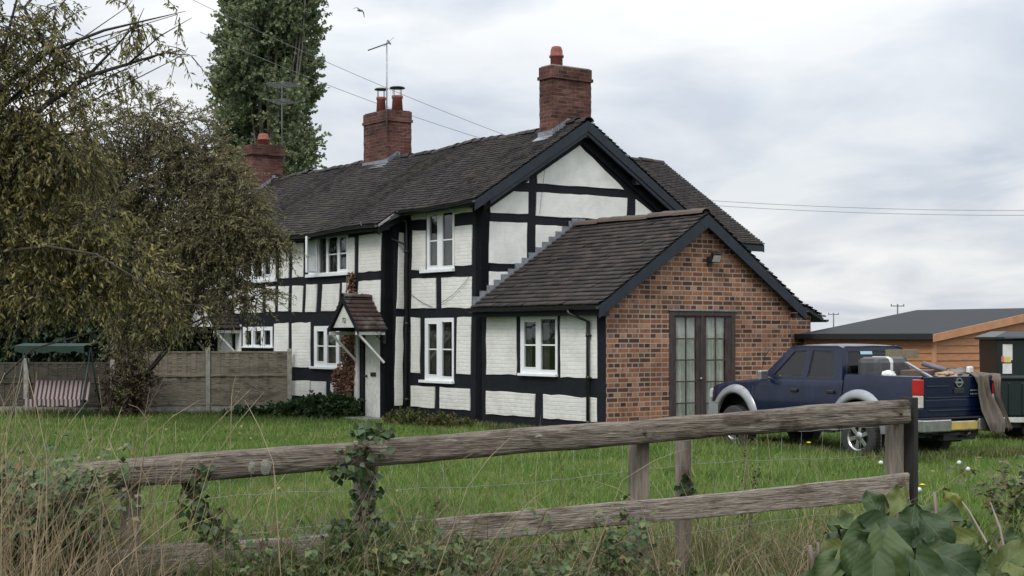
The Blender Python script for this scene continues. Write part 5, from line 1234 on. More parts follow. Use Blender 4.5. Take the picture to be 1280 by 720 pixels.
def tree(name, label, cat, blobs, root, nspray, lps, lsz, lasp, spray, droop, lmat, bmat, trunk_r, seed, zsp=1.0, limbs=3, group=None, down=.5, extra=(), updir=None, ztop=None, lw=None):
    g = rng(seed); e = empty(name, root, 0, label, cat, group); ro = np.array(root)
    P, d, idx, C = blob_pts(blobs, nspray, g, zsp)
    D = d * .8 + g.normal(0, .5, d.shape); D[:, 2] += (-down if updir is None else updir); D = norm(D)
    ln = g.uniform(.6, 1.3, nspray) * spray; pts, TV, TF = twigs(P, D, ln, .012 * spray / .5, droop)
    npmesh('twigs', TV - ro, TF, bmat, e)
    t = g.uniform(.1, 1.0, (nspray, lps)); sp = np.repeat(np.arange(nspray), lps); tt = t.ravel()
    Q = P[sp] + D[sp] * (ln[sp] * tt)[:, None]; Q[:, 2] -= droop * ln[sp] * tt * tt; Q += g.normal(0, .04 * spray, Q.shape)
    LD = D[sp] * .6 + g.normal(0, .55, Q.shape); LD[:, 2] -= down * 1.2 if updir is None else -.1; s = g.uniform(.6, 1.25, len(Q)) * lsz
    V, Fq = leafmesh(Q, LD, g.normal(0, 1, Q.shape) + np.array([0, 0, .6]), s, s * lasp)
    npmesh('crown', V - ro, Fq, lmat, e)
    mb = MB(); top = max(C[:, 2]) if ztop is None else ztop; cc = C.mean(0)
    tp = [ro * 0, np.array([(cc[0] - ro[0]) * .2, (cc[1] - ro[1]) * .2, (top - ro[2]) * .35]), np.array([(cc[0] - ro[0]) * .6, (cc[1] - ro[1]) * .6, (top - ro[2]) * .68]), np.array([(cc[0] - ro[0]), (cc[1] - ro[1]), (top - ro[2]) * .97])]
    tpts = [tuple(np.array([np.interp(u, [0, .35, .68, 1], [q[j] for q in tp]) for j in range(3)]) + g.normal(0, .03, 3)) for u in np.linspace(0, 1, 10)]
    mb.tube(tpts, [trunk_r * (1 - .85 * u) for u in np.linspace(0, 1, 10)], 10); mb.build('trunk', bmat, e)
    mb = MB()
    for b in range(len(blobs)):
        c = C[idx == b]
        if not len(c): continue
        c = c[0] - ro; src = P[idx == b] - ro
        h = max(.12 * (top - ro[2]), min(c[2] - abs(c[0]) * .4 - .3, (top - ro[2]) * .9)); k = int(np.argmin([abs(q[2] - h) for q in tpts])); s0 = np.array(tpts[k]); rb = trunk_r * .38 * (1 - .5 * k / 9)
        m1 = s0 * .55 + c * .45 + np.array([0, 0, .12 * abs(c[0] - s0[0])]); mb.tube([tuple(s0), tuple(m1 + g.normal(0, .06, 3)), tuple(c)], [rb, rb * .6, rb * .28], 6)
        for q in src[g.choice(len(src), min(limbs, len(src)), replace=False)]:
            mm = c * .5 + q * .5 + g.normal(0, .07, 3); mb.tube([tuple(c), tuple(mm), tuple(q)], [rb * .3, rb * .18, rb * .07], 5)
    for ex in extra: mb.tube([tuple(np.array(p_) - ro) for p_ in ex[0]], ex[1], 6)
    mb.build('branches', bmat, e); return e
bark = plain('dark_bark', (.05, .042, .036), (.025, .021, .018), 9, .9, .8, stretch=(3, 3, .6))
greybark = plain('grey_bark', (.13, .115, .10), (.07, .06, .052), 9, .9, .8, stretch=(3, 3, .6))
# poplar behind the house
pop = leaf_mat('poplar_leaves', [(.08, .115, .072), (.125, .17, .09), (.17, .215, .115), (.22, .255, .14), (.28, .28, .145)], .5, .35)
Zp = 70; bl = []
g = rng(77)
prof = [(y_, h_ * .84) for y_, h_ in [(-230, 20), (-190, 35), (-150, 48), (-110, 56), (-70, 60), (-30, 62), (10, 62), (50, 66), (90, 68), (130, 68), (170, 62), (205, 58), (240, 50)]]
for y, hw_ in prof:
    for k in range(4):
        fx = (-.72, -.25, .25, .72)[k]; bl.append((335 + fx * hw_ + g.uniform(-6, 6), y + g.uniform(-12, 12), hw_ * .34 + 3, 30, Zp + g.uniform(-1.5, 1.5), 1))
ex = []
for k in range(12):
    x0 = 335 + g.uniform(-12, 12); x1 = 335 + g.uniform(-55, 55); ex.append(([W(x0, 330, Zp), W(x0 * .5 + x1 * .5, 180, Zp - .8), W(x1 * .8 + x0 * .2, 60, Zp - .9), W(x1, -60 + g.uniform(-60, 60), Zp - .3)], [.09, .06, .04, .012]))
tree('poplar_tree', 'tall columnar poplar rising behind the cottage roof', 'tree', bl, (W(335, 0, Zp).x, Zp, 0), 7000, 19, .18, .8, .80, .0, pop, greybark, .45, 11, .9, 3, extra=ex, updir=.9)
# feathery tree in front of the far end of the house
fea = leaf_mat('feathery_brown_green_leaves', [(.115, .078, .052), (.14, .125, .065), (.175, .172, .08), (.22, .195, .09), (.30, .265, .12)], .6, .35)
Z2 = 30.5
bl = [(128, 165, 48, 42, Z2, .55), (185, 150, 42, 36, Z2, .5), (225, 165, 38, 38, Z2, .45), (250, 215, 40, 38, Z2, .9), (200, 215, 45, 42, Z2, .9), (150, 235, 48, 45, Z2, .9), (285, 240, 34, 34, Z2 - .5, 1.1), (300, 280, 34, 36, Z2 - .7, 1.3),
      (258, 290, 42, 40, Z2 - .5, 1.1), (212, 300, 42, 42, Z2, 1), (328, 300, 20, 15, Z2 - .8, 1.1), (348, 302, 14, 7, Z2 - .8, .9), (160, 315, 40, 40, Z2, .9), (285, 330, 28, 20, Z2 - .6, .8), (250, 345, 26, 24, Z2 - .4, .5), (318, 372, 24, 18, Z2 - .6, .35),
      (290, 378, 22, 22, Z2 - .6, .35), (205, 365, 30, 38, Z2, .9), (170, 385, 30, 40, Z2, .9), (245, 385, 22, 20, Z2 - .3, .35), (268, 195, 18, 26, Z2, .8), (300, 352, 30, 8, Z2 - .6, .4)]
tree('weeping_tree', 'feathery brown green tree drooping over the far end of the cottage', 'tree', bl, (W(168, 0, 35.2).x, 35.2, 0), 3500, 24, .085, .28, .55, .35, fea, bark, .11, 22, .9, 6, down=.25)
# dark evergreen behind, left
eve = leaf_mat('dark_evergreen_leaves', [(.010, .020, .010), (.016, .030, .014), (.024, .040, .018), (.034, .05, .024)], .55, .1)
Z3 = 41
tree('evergreen_tree', 'dense dark evergreen tree behind the fence at the far left', 'tree', [(20, 230, 70, 70, Z3, 1), (80, 270, 70, 80, Z3, 1), (-20, 330, 70, 80, Z3, 1), (70, 360, 75, 70, Z3, 1), (130, 320, 60, 70, Z3, 1), (20, 400, 80, 50, Z3, 1)],
     (W(50, 0, Z3).x, Z3, 0), 2400, 26, .22, .5, .7, .2, eve, bark, .3, 33, .8, 3)
tree('evergreen_tree', 'dark bushy evergreen between the feathery tree and the end of the cottage', 'tree', [(170, 330, 45, 60, Z3 - 1, 1), (205, 380, 40, 50, Z3 - 1, 1), (150, 400, 60, 45, Z3 - 1, 1), (215, 420, 26, 26, Z3 - 1, 1), (110, 420, 50, 30, Z3 - 1, 1)],
     (W(170, 0, Z3 - 1).x, Z3 - 1, 0), 1500, 26, .20, .5, .6, .2, eve, bark, .25, 34, .7, 3)
# cherry with drooping leaves, nearest at the left
che = leaf_mat('autumn_cherry_leaves', [(.09, .066, .036), (.125, .125, .048), (.165, .168, .06), (.24, .205, .068), (.34, .255, .088)], .5, .35)
Z1 = 17
bl = [(10, 40, 50, 45, Z1, .45), (65, 50, 36, 40, Z1, .26), (35, 120, 60, 45, Z1, .45), (100, 95, 34, 34, Z1, .16), (20, 190, 50, 50, Z1, 1), (80, 190, 50, 42, Z1, .8), (25, 280, 52, 45, Z1, 1), (85, 300, 50, 35, Z1, 1.1), (140, 325, 42, 26, Z1, 1),
      (185, 345, 28, 22, Z1, .8), (212, 388, 22, 16, Z1, .7), (50, 355, 50, 24, Z1, 1), (110, 362, 34, 18, Z1, .9), (0, 380, 30, 22, Z1, .8), (120, 270, 34, 24, Z1, .6), (-40, 150, 50, 160, Z1, .8),
      (165, 45, 18, 12, Z1, .3), (195, 70, 20, 10, Z1, .3), (222, 18, 10, 8, Z1, .5), (230, 68, 14, 6, Z1, .45), (160, 8, 14, 7, Z1, .5), (70, 8, 14, 8, Z1, .8), (178, 32, 16, 8, Z1, .4), (150, 90, 26, 12, Z1, .5)]
def bw(*p): return [W(x, y, z) for x, y, z in p]
ex = [(bw((-60, 300, 17), (-10, 120, 17), (60, 65, 17), (130, 38, 16.8), (185, 25, 16.8), (232, 14, 16.7)), [.045, .035, .024, .016, .010, .003]),
      (bw((-60, 300, 17), (30, 150, 17), (110, 95, 17), (160, 80, 16.9), (205, 66, 16.9), (246, 70, 16.8)), [.045, .035, .026, .018, .010, .003]),
      (bw((60, 65, 17), (30, 10, 17), (55, -20, 17)), [.03, .02, .015]), (bw((110, 95, 17), (145, 58, 17), (172, 28, 17), (180, 10, 17)), [.02, .012, .007, .003]),
      (bw((-60, 330, 17), (0, 315, 16.8), (60, 308, 16.5), (120, 318, 16.3), (165, 345, 16.2), (215, 390, 16.2)), [.03, .024, .018, .013, .009, .003]), (bw((110, 95, 17), (70, 80, 17), (40, 20, 17)), [.02, .012, .005]),
      (bw((160, 80, 16.9), (200, 45, 16.8), (240, 22, 16.8)), [.012, .007, .003])]
tree('cherry_tree', 'near tree at the left with drooping yellowing leaves and bare branch tips', 'tree', bl, (W(-90, 0, Z1).x, Z1, 0), 2500, 13, .078, .32, .36, .22, che, bark, .055, 44, .7, 5, down=.5, extra=ex, ztop=6.6)
# dry twiggy bush at the fence and low bushes
def bush(name, label, cat, blobs, root, n, lps, lsz, asp, spray, mat, seed, rb=.03, down=.1, group=None):
    return tree(name, label, cat, blobs, root, n, lps, lsz, asp, spray, .25, mat, bark, rb, seed, .8, 3, down=down, group=group)
dry = leaf_mat('dry_brown_leaves', [(.05, .035, .025), (.085, .06, .04), (.12, .085, .05), (.07, .06, .03)], .8, .1)
bush('dry_shrub', 'brown twiggy shrub leaning against the panel fence', 'shrub', [(160, 450, 18, 26, 34.6, 1), (155, 490, 22, 24, 34.6, 1), (172, 470, 16, 30, 34.6, 1)], (W(160, 0, 34.6).x, 34.6, 0), 330, 16, .09, .4, .35, dry, 51)
grn = leaf_mat('ground_cover_leaves', [(.012, .030, .010), (.022, .05, .014), (.035, .07, .02), (.055, .09, .03)], .5, .15)
bush('ivy_bush', 'low dark green ivy mound against the cottage below the white kitchen window', 'shrub', [(375, 512, 26, 7, 34.2, 1), (402, 508, 26, 11, 33.9, 1), (425, 510, 22, 12, 33.6, 1), (345, 516, 26, 6, 34.5, .8), (310, 519, 28, 5, 34.6, .7)], (W(400, 0, 33.9).x, 33.9, 0), 1100, 14, .085, .7, .2, grn, 52)
grn2 = leaf_mat('border_plant_leaves', [(.03, .05, .014), (.05, .075, .02), (.085, .09, .03), (.16, .11, .05)], .5, .2)
bush('border_plants', 'rough green and tan border plants along the foot of the front wall', 'plants', [(500, 528, 14, 9, 31.6, 1), (520, 530, 18, 8, 31.2, 1), (548, 533, 20, 7, 30.6, .9), (575, 537, 18, 5, 30.1, .7)], (W(530, 0, 31).x, 31, 0), 420, 14, .085, .35, .24, grn2, 53, down=-.5)
# dead creeper up the wall beside the door
g = rng(60); crp = leaf_mat('dead_creeper_leaves', [(.07, .032, .022), (.13, .06, .04), (.20, .11, .075), (.30, .20, .15)], .85, 0)
regs = [((421, 463), (447, 463), (443, 514), (424, 514)), ((434, 405), (447, 405), (447, 463), (433, 463)), ((440, 340), (445, 340), (446, 372), (439, 372)), ((422, 462), (434, 450), (434, 470), (423, 478))]
PP = []
for q, n in zip(regs, (1500, 1000, 150, 150)):
    u, v_ = g.uniform(0, 1, n), g.uniform(0, 1, n)
    for a, b in zip(u, v_):
        x = (q[0][0] * (1 - a) + q[1][0] * a) * (1 - b) + (q[3][0] * (1 - a) + q[2][0] * a) * b; y = (q[0][1] * (1 - a) + q[1][1] * a) * (1 - b) + (q[3][1] * (1 - a) + q[2][1] * a) * b
        s, z = f1.az(x, y); p = HW(s, T_FAR - g.uniform(.02, .14)); PP.append((p.x, p.y, z))
PP = np.array(PP); s0, _ = f1.az(436, 500); q = HW(s0, T_FAR - .08); ro = np.array((q.x, q.y, 0)); e = empty('dead_climber', tuple(ro), 0, 'dead brown climber clinging to the wall left of the front door', 'climber')
V, Fq = leafmesh(PP, g.normal(0, 1, PP.shape), g.normal(0, 1, PP.shape), g.uniform(.05, .10, len(PP)), g.uniform(.03, .07, len(PP))); npmesh('dry_leaves', V - ro, Fq, crp, e)
mb = MB()
for k in range(9):
    pts = []
    for y in (514, 480, 450, 410, 375, 342):
        lo_, hi_ = (424, 443) if y > 470 else (435, 446); s, z = f1.az(g.uniform(lo_, hi_), y); p = HW(s, T_FAR - .05); pts.append((p.x - ro[0], p.y - ro[1], z))
    mb.tube(pts, [.03, .025, .02, .016, .012, .006], 5)
mb.build('stems', plain('dead_stem', (.20, .15, .12), (.10, .07, .055)), e)

# ------------------------------------------------------------------ lawn blades
def leaf_grass(name, cols, tr=.3): return leaf_mat(name, cols, .6, tr)
def lawn_mat():
    m, N, L, P = new_mat('lawn_blades'); gg_ = N.new('ShaderNodeNewGeometry'); v = objvec(N, L)
    n1_ = noise_n(N, L, .55, v, 6, .62, .5); n2_ = noise_n(N, L, 3.2, v, 4, .6)
    f = math_n(N, L, 'ADD', math_n(N, L, 'MULTIPLY', gg_.outputs['Random Per Island'], .34), math_n(N, L, 'ADD', math_n(N, L, 'MULTIPLY', n1_, .62), math_n(N, L, 'MULTIPLY', n2_, .22)))
    c = ramp(N, L, f, [(.34, (.048, .100, .020)), (.48, (.085, .155, .028)), (.60, (.135, .215, .042)), (.72, (.195, .25, .07)), (.84, (.28, .26, .12))])
    L.new(c, P.inputs['Base Color']); P.inputs['Roughness'].default_value = .6; P.inputs['Specular IOR Level'].default_value = .3
    t = N.new('ShaderNodeBsdfTranslucent'); L.new(c, t.inputs[0]); mx = N.new('ShaderNodeMixShader'); mx.inputs[0].default_value = .3
    L.new(P.outputs[0], mx.inputs[1]); L.new(t.outputs[0], mx.inputs[2]); L.new(mx.outputs[0], N['Material Output'].inputs[0]); return m
lg = lawn_mat(); lg_old = (lambda *a: 0)('lawn_grass', [(.065, .135, .022), (.10, .19, .03), (.14, .24, .042), (.18, .26, .07), (.26, .26, .11)])
def in_view_pts(n, y0, y1, g, x0=-30, x1=1310, pw=2.0):
    """ground points spread evenly over the picture between depths y0 and y1"""
    u = g.uniform(0, 1, n); Y = 1 / (1 / y0 + (1 / y1 - 1 / y0) * u) if pw == 2 else y0 + (y1 - y0) * u
    X = (g.uniform(x0, x1, n) - HX) * Y / F; return np.stack([X, Y, gz(X, Y)], 1)
def footprint(P):     # keep out of house, shed
    rx, ry = P[:, 0] - HC.x, P[:, 1] - HC.y; s = rx * SD.x + ry * SD.y; t = rx * TD.x + ry * TD.y
    inside = ((t > -.02) & (s < 4.1)) | ((t > -.6) & (s < S_RET)); 
    rx, ry = P[:, 0] - sc0.x, P[:, 1] - sc0.y; s = rx * SD.x + ry * SD.y; t = rx * TD.x + ry * TD.y; inside |= (s < .05) & (t > -.05) & (s > -4)
    return ~inside
g = rng(90); P = in_view_pts(590000, 10.2, 37.5, g, -260, 1540); P = P[footprint(P)]
vnoise = np.array([noise.noise(Vector((x * .8, y * .8, 3))) for x, y in P[:, :2]]); h = (.065 + .05 * np.clip(vnoise + .3, 0, 1)) * g.uniform(.6, 1.4, len(P)); h *= np.where(P[:, 1] < 14, 1.0, 1.0)
wdt = .004 + P[:, 1] * .00035
V, Fq = blades(P, h, wdt, g.uniform(.1, .9, len(P)), g); o = npmesh('lawn_grass', V, Fq, lg); tag(o, 'short bright green lawn grass between the fence and the cottage', 'grass', kind='stuff')
# fallen leaves under the trees
g = rng(95); n = 420; X_ = np.concatenate([g.uniform(-11, -2, n * 3 // 4), g.uniform(-6, 8, n - n * 3 // 4)]); Y_ = g.uniform(15, 34, n); P = np.stack([X_, Y_, gz(X_, Y_) + g.uniform(.03, .09, n)], 1); P = P[footprint(P)]
V, Fq = leafmesh(P, g.normal(0, 1, P.shape) * np.array([1, 1, .25]), np.tile(np.array([[.1, .1, 1.0]]), (len(P), 1)), g.uniform(.06, .11, len(P)), g.uniform(.03, .06, len(P)))
tag(npmesh('fallen_leaves', V, Fq, leaf_mat('fallen_leaf', [(.20, .12, .05), (.32, .22, .08), (.14, .08, .04)], .7, .1)), 'scattered fallen leaves lying on the lawn', 'leaves', kind='stuff')
# rougher tufts in the lawn
g = rng(91); P = in_view_pts(520, 11, 30, g, 400, 1310); P = P[footprint(P)]; PP = (P[:, None, :] + g.normal(0, 1, (len(P), 26, 3)) * np.array([.06, .06, 0])).reshape(-1, 3); PP[:, 2] = gz(PP[:, 0], PP[:, 1])
V, Fq = blades(PP, g.uniform(.10, .24, len(PP)), .004 + PP[:, 1] * .00025, g.uniform(.2, .9, len(PP)), g, two=True); tag(npmesh('tufted_grass', V, Fq, lg), 'longer grass tufts standing up in the lawn', 'grass', kind='stuff')
# grass left long around the pickup, the panel fence and the walls
g = rng(92); segs = [(TL(-1, -1.0, 0), TL(4.7, -1.05, 0), 1500, .15), (TL(4.45, -1.1, 0), TL(4.5, 1.4, 0), 1800, .2), (W(180, 0, 34.9), W(360, 0, 35.7), 1500, .12), (HW(-2.9, -.25).to_3d(), HW(4.1, -.25).to_3d(), 2600, .16), (HW(4.25, -.2).to_3d(), HW(4.25, 2.5).to_3d(), 1200, .2), (W(0, 0, 35.2), W(150, 0, 35.2), 900, .2)]
A = []; H_ = []
for p, q, n, hh in segs:
    u = g.uniform(0, 1, (n, 1)); a = np.array(p)[None, :2] * (1 - u) + np.array(q)[None, :2] * u + g.normal(0, .10, (n, 2)); A.append(a); H_.append(g.uniform(.4, 1.2, n) * hh)
A = np.concatenate(A); H_ = np.concatenate(H_); P = np.concatenate([A, gz(A[:, 0], A[:, 1])[:, None]], 1)
V, Fq = blades(P, H_, .006 + P[:, 1] * .0003, g.uniform(.1, .7, len(P)), g, two=True); tag(npmesh('long_grass', V, Fq, leaf_grass('edge_grass', [(.05, .09, .02), (.08, .12, .03), (.13, .14, .05), (.24, .20, .10)])), 'uncut grass round the pickup and along the walls', 'grass', kind='stuff')

# ------------------------------------------------------------------ verge along the rail fence
def fl(a, y, z=None):        # fence coordinates -> world
    x = PA.x + rfd.x * a - rfd.y * y; yy = PA.y + rfd.y * a + rfd.x * y
    return np.stack([x, yy, gz(x, yy) if z is None else z], 1)
drym = leaf_grass('dry_verge_grass', [(.11, .08, .045), (.20, .15, .085), (.30, .23, .14), (.15, .13, .065)], .15)
vgm = leaf_grass('green_verge_grass', [(.04, .075, .015), (.065, .105, .022), (.10, .14, .035), (.17, .17, .07)], .3)
A1 = RF.az(1130, 600)[0]
aX_ = lambda px: RF.az(px, 620)[0]
def verge(name, lab, n, a0, a1, y0, y1, h0, h1, wd, mat, seed, lean=(.15, .9), hf=None):
    g = rng(seed); a = g.uniform(a0, a1, n); P = fl(a, g.uniform(y0, y1, n)); cl = np.array([noise.noise(Vector((x * 2.2, y * 2.2, seed))) for x, y in P[:, :2]])
    k = cl > g.uniform(-.45, .35, n); P, a, cl = P[k], a[k], cl[k]; h = g.uniform(h0, h1, len(P)) * (1 + .5 * cl)
    if hf is not None: h *= hf(a)
    V, Fq = blades(P, h, g.uniform(.6, 1.3, len(P)) * wd, g.uniform(*lean, len(P)), g, two=True); return tag(npmesh(name, V, Fq, mat), lab, 'grass', kind='stuff')
verge('verge_grass', 'rough green grass growing through the foot of the rail fence', 15000, -.6, A1 + 2.5, -1.6, 1.7, .18, .48, .006, vgm, 101)
verge('field_edge_grass', 'long green grass just beyond the rail fence', 9000, .6, A1 + .6, .3, 3.2, .14, .36, .007, vgm, 108)
verge('verge_grass', 'tall green grass standing between the rails in the left half of the fence', 4200, -.2, aX_(600), -.4, .5, .35, .72, .006, vgm, 109, (.1, .8))
verge('dry_grass', 'straw coloured dead grass tangled under the lower fence rail', 5200, -.4, A1, -.9, .9, .22, .60, .0045, drym, 102, (.3, 1.4))
verge('dry_grass', 'pale dead stalks leaning through the middle of the rail fence', 420, .1, A1, -.3, .7, .6, 1.0, .0045, drym, 103, (.2, 1.1))
# tall clump of dead stalks at the far left
g = rng(104); n = 1900; X_ = g.uniform(-2.35, -1.62, n); X_ -= (g.uniform(0, 1, n) < .3) * g.uniform(0, .3, n); Y_ = g.uniform(4.9, 6.9, n); P = np.stack([X_ * Y_ / 5.9, Y_, gz(X_, Y_)], 1)
hh = g.uniform(.3, 1.38, n) * np.interp(X_, [-2.4, -2.0, -1.6], [1.05, .95, .55]); V, Fq = blades(P, hh, g.uniform(.003, .0075, n), g.uniform(.05, .8, n), g, two=True)
tag(npmesh('dead_stalks', V, Fq, drym), 'dense clump of tall straw coloured stalks at the lower left', 'dead grass', kind='stuff')
# arching single stems
mb = MB(); g = rng(105)
for (x0, y0, x1, y1, Z) in ((500, 690, 640, 545, 6.6), (700, 660, 860, 560, 7.2), (360, 700, 306, 500, 6.4), (170, 720, 330, 490, 6.0), (230, 700, 150, 545, 6.2), (140, 640, 250, 500, 6.5), (20, 720, 110, 500, 5.6), (60, 700, 35, 470, 5.6), (850, 700, 740, 600, 7.2), (960, 640, 905, 540, 9.2), (915, 640, 935, 530, 9.4), (285, 560, 295, 470, 7.6), (150, 600, 190, 520, 7.0), (190, 560, 160, 505, 7.2), (980, 600, 965, 520, 9.3), (705, 640, 697, 560, 8.0)):
    p, q = W(x0, y0, Z), W(x1, y1, Z + g.uniform(-.3, .3)); m_ = (p + q) / 2 + Vector((g.normal(0, .04), 0, g.uniform(.02, .10))); p.z = float(gz(p.x, p.y))
    mb.tube([p, (p + m_) / 2, m_, (m_ + q) / 2 + Vector((0, 0, .02)), q], [.0026, .0023, .002, .0016, .0007], 4)
tag(mb.build('dry_stems', plain('dry_stem', (.30, .235, .145), (.19, .145, .09))), 'long pale dead stems arching through the rail fence', 'stems', kind='stuff')

def tangle(name, lab, n, a0, a1, y0, y1, h0, h1, rad, mat, seed, reach=.5):
    mb = MB(); g = rng(seed)
    for k in range(n):
        a = g.uniform(a0, a1); y = g.uniform(y0, y1); p = fl(np.array([a]), np.array([y]))[0]; h = g.uniform(h0, h1); dx, dy = g.normal(0, reach * .6), g.normal(0, reach * .3); droop = g.uniform(.0, .7); pts = []
        for t in np.linspace(0, 1, 8): pts.append((p[0] + dx * t ** 1.5 + .015 * math.sin(t * 9 + k), p[1] + dy * t ** 1.5, p[2] + h * (1.5 * t - droop * t * t) / (1.5 - droop * .6)))
        r = rad * g.uniform(.5, 1.4); mb.tube(pts, [r * (1 - .75 * t) for t in np.linspace(0, 1, 8)], 3)
    return tag(mb.build(name, mat), lab, 'stems', kind='stuff')
dst = leaf_mat('dead_stem_mix', [(.10, .07, .05), (.17, .125, .085), (.26, .20, .13), (.34, .27, .18)], .85, 0)
tangle('dead_stems', 'tangle of thin dead stems and old bramble canes along the rail fence', 620, -.5, aX_(620), -.5, .5, .3, .95, .0026, dst, 601)
tangle('green_stems', 'thin green weed stems standing between the rails left of the second post', 620, -.2, aX_(600), -.35, .45, .35, .8, .0024, vgm, 604, .3)
tangle('dead_stems', 'sparser dead stems standing under the right half of the rail fence', 150, aX_(620), A1, -.4, .5, .25, .65, .0022, dst, 602, .35)
tangle('dead_stems', 'thick mat of bent dead stems in the lower left corner', 650, -1.4, .30, -1.1, .3, .4, 1.5, .0030, dst, 603, .45)
def canes(P0, n, g, ln, rise, rad, mat, parent, ro):
    mb = MB(); pts_all = []
    for k in range(n):
        p = np.array(P0[g.integers(len(P0))]); a = g.uniform(0, 2 * np.pi); L_ = g.uniform(.6, 1.2) * ln; pts = []
        for t in np.linspace(0, 1, 9):
            q = p + np.array([math.cos(a) * L_ * t * .6, math.sin(a) * L_ * t * .35, rise * L_ * (t - .55 * t * t) * 1.6]); pts.append(tuple(q - ro)); pts_all.append(q)
        mb.tube(pts, [rad * (1 - .7 * t) for t in np.linspace(0, 1, 9)], 4)
    mb.build('canes', mat, parent); return np.array(pts_all)
brl = leaf_mat('bramble_leaves', [(.026, .052, .018), (.042, .080, .026), (.07, .11, .036), (.11, .14, .05), (.17, .10, .045)], .45, .15)
cane = plain('bramble_cane', (.10, .055, .045), (.05, .035, .025))
def bramble(name, lab, ax, y, z0, n, seed, ln=.7, rise=.6, lsz=.046, per=3, spread=.14, mat=None, cat='bramble', group=None):
    g = rng(seed); P0 = fl(np.array([q for q in ax]), np.full(len(ax), y)); ro = P0.mean(0); ro[2] = z0 if z0 is not None else P0[:, 2].mean()
    e = empty(name, tuple(ro), 0, lab, cat, group); Q = canes(P0, n, g, ln, rise, .004, cane, e, ro)
    Q = np.repeat(Q, per, 0) + g.normal(0, spread * .5, (len(Q) * per, 3)); Q[:, 2] = np.maximum(Q[:, 2], gz(Q[:, 0], Q[:, 1]) + .02)
    # three leaflets each
    Ls = []; D = g.normal(0, 1, Q.shape); D[:, 2] = D[:, 2] * .4 - .15; D = norm(D); Nn = g.normal(0, .5, Q.shape) + np.array([0, -.5, 1.0]); s = g.uniform(.6, 1.25, len(Q)) * lsz
    S = norm(np.cross(D, Nn))
    for dd, k in ((D, 1.0), (norm(D * .35 + S), .85), (norm(D * .35 - S), .85)): Ls.append(leafmesh(Q, dd, Nn, s * k, s * k * .72))
    off = 0; VV = []; FF = []
    for v_, f_ in Ls: VV.append(v_); FF.append(f_ + off); off += len(v_)
    npmesh('leaves', np.concatenate(VV) - ro, np.concatenate(FF), mat or brl, e); return e
aX = lambda px: RF.az(px, 620)[0]
G_ = 'brambles and weeds along the rail fence'
bramble('bramble', 'bramble sprawling under the left end of the top rail', [aX(180), aX(235), aX(300)], .06, None, 34, 201, .7, .85, group=G_)
bramble('bramble', 'bramble climbing the broken lower rail at the left', [aX(150), aX(175)], -.25, None, 14, 202, .5, .6, group=G_)
bramble('bramble', 'thick bramble mound at the foot of the ivy covered post', [aX(370), aX(410), aX(450), aX(480), aX(520)], -.05, None, 90, 203, .7, .75, group=G_)
bramble('bramble', 'bramble shoot growing over the start of the lower rail in the middle', [aX(610), aX(640)], -.08, None, 26, 204, .55, .75, group=G_)
bramble('bramble', 'low weeds under the lower rail left of the second post', [aX(690), aX(740), aX(830)], -.2, None, 44, 205, .55, .4, group=G_)
bramble('bramble', 'sprig of bramble poking above the lower rail by the second post', [aX(740)], .05, None, 9, 206, .8, .8, group=G_)
bramble('nettles', 'pale nettle tops in front of the lower rail at the lower left', [aX(120), aX(340), aX(400)], -.5, None, 34, 207, .55, .55, lsz=.05, mat=grn2, group=G_)
bramble('bramble', 'dark bramble leaves among the tall dead stalks at the left edge', [aX(5), aX(30), aX(-25), aX(-50)], -.3, None, 120, 208, .62, 1.75, lsz=.045, group=G_)
bramble('bramble', 'grey green bramble top in front of the swing seat', [aX(0), aX(40)], .25, None, 50, 209, .9, 1.2, lsz=.035, mat=leaf_mat('grey_green_leaves', [(.05, .065, .035), (.075, .09, .05), (.10, .11, .07), (.17, .13, .09)], .6, .2), group=G_)
bramble('nettles', 'nettles and weeds along the bottom of the photo under the right of the fence', [aX(800), aX(850), aX(900), aX(560), aX(500)], -.7, None, 46, 210, .4, .35, lsz=.045, mat=grn2, group=G_)
# ivy on the post and creeping over the top rail
def ivy(name, lab, regs, seed, lsz=.05):
    g = rng(seed); Q = []
    for (x, y, rx, ry, n, d0, d1) in regs:
        r = np.sqrt(g.uniform(0, 1, n)); a = g.uniform(0, 2 * np.pi, n)
        for i in range(n):
            aa, z = RF.az(x + rx * r[i] * math.cos(a[i]), y + ry * r[i] * math.sin(a[i])); Q.append(fl(np.array([aa]), np.array([g.uniform(d0, d1)]), np.array([z]))[0])
    Q = np.array(Q); ro = Q.mean(0); ro[2] = float(gz(ro[0], ro[1])); e = empty(name, tuple(ro), 0, lab, 'ivy'); D = g.normal(0, .6, Q.shape); D[:, 2] -= .6; Nn = g.normal(0, .35, Q.shape) + np.array([0, -1, .35]); s = g.uniform(.55, 1.2, len(Q)) * lsz
    V, Fq = leafmesh(Q, D, Nn, s, s * .85); npmesh('leaves', V - ro, Fq, leaf_mat('ivy_leaves', [(.02, .040, .015), (.032, .060, .022), (.05, .085, .03), (.09, .12, .04)], .45, .15), e)
    mb = MB()
    for (x, y, rx, ry, n, d0, d1) in regs:
        for k in range(4):
            pts = [fl(np.array([RF.az(x + rx * g.uniform(-.7, .7), y + ry * t)[0]]), np.array([(d0 + d1) / 2]), np.array([RF.az(x, y + ry * t)[1]]))[0] - ro for t in (-1, -.3, .3, 1)]
            mb.tube([tuple(p) for p in pts], .004, 4)
    mb.build('stems', cane, e)
ivy('ivy', 'ivy wrapped round the post and spilling over the top rail', [(456, 612, 20, 38, 60, -.06, -.01), (445, 676, 46, 40, 190, -.16, .02), (448, 562, 30, 9, 26, -.09, -.05), (466, 541, 26, 6, 60, -.05, .08), (425, 585, 26, 12, 30, -.09, -.05)], 301)
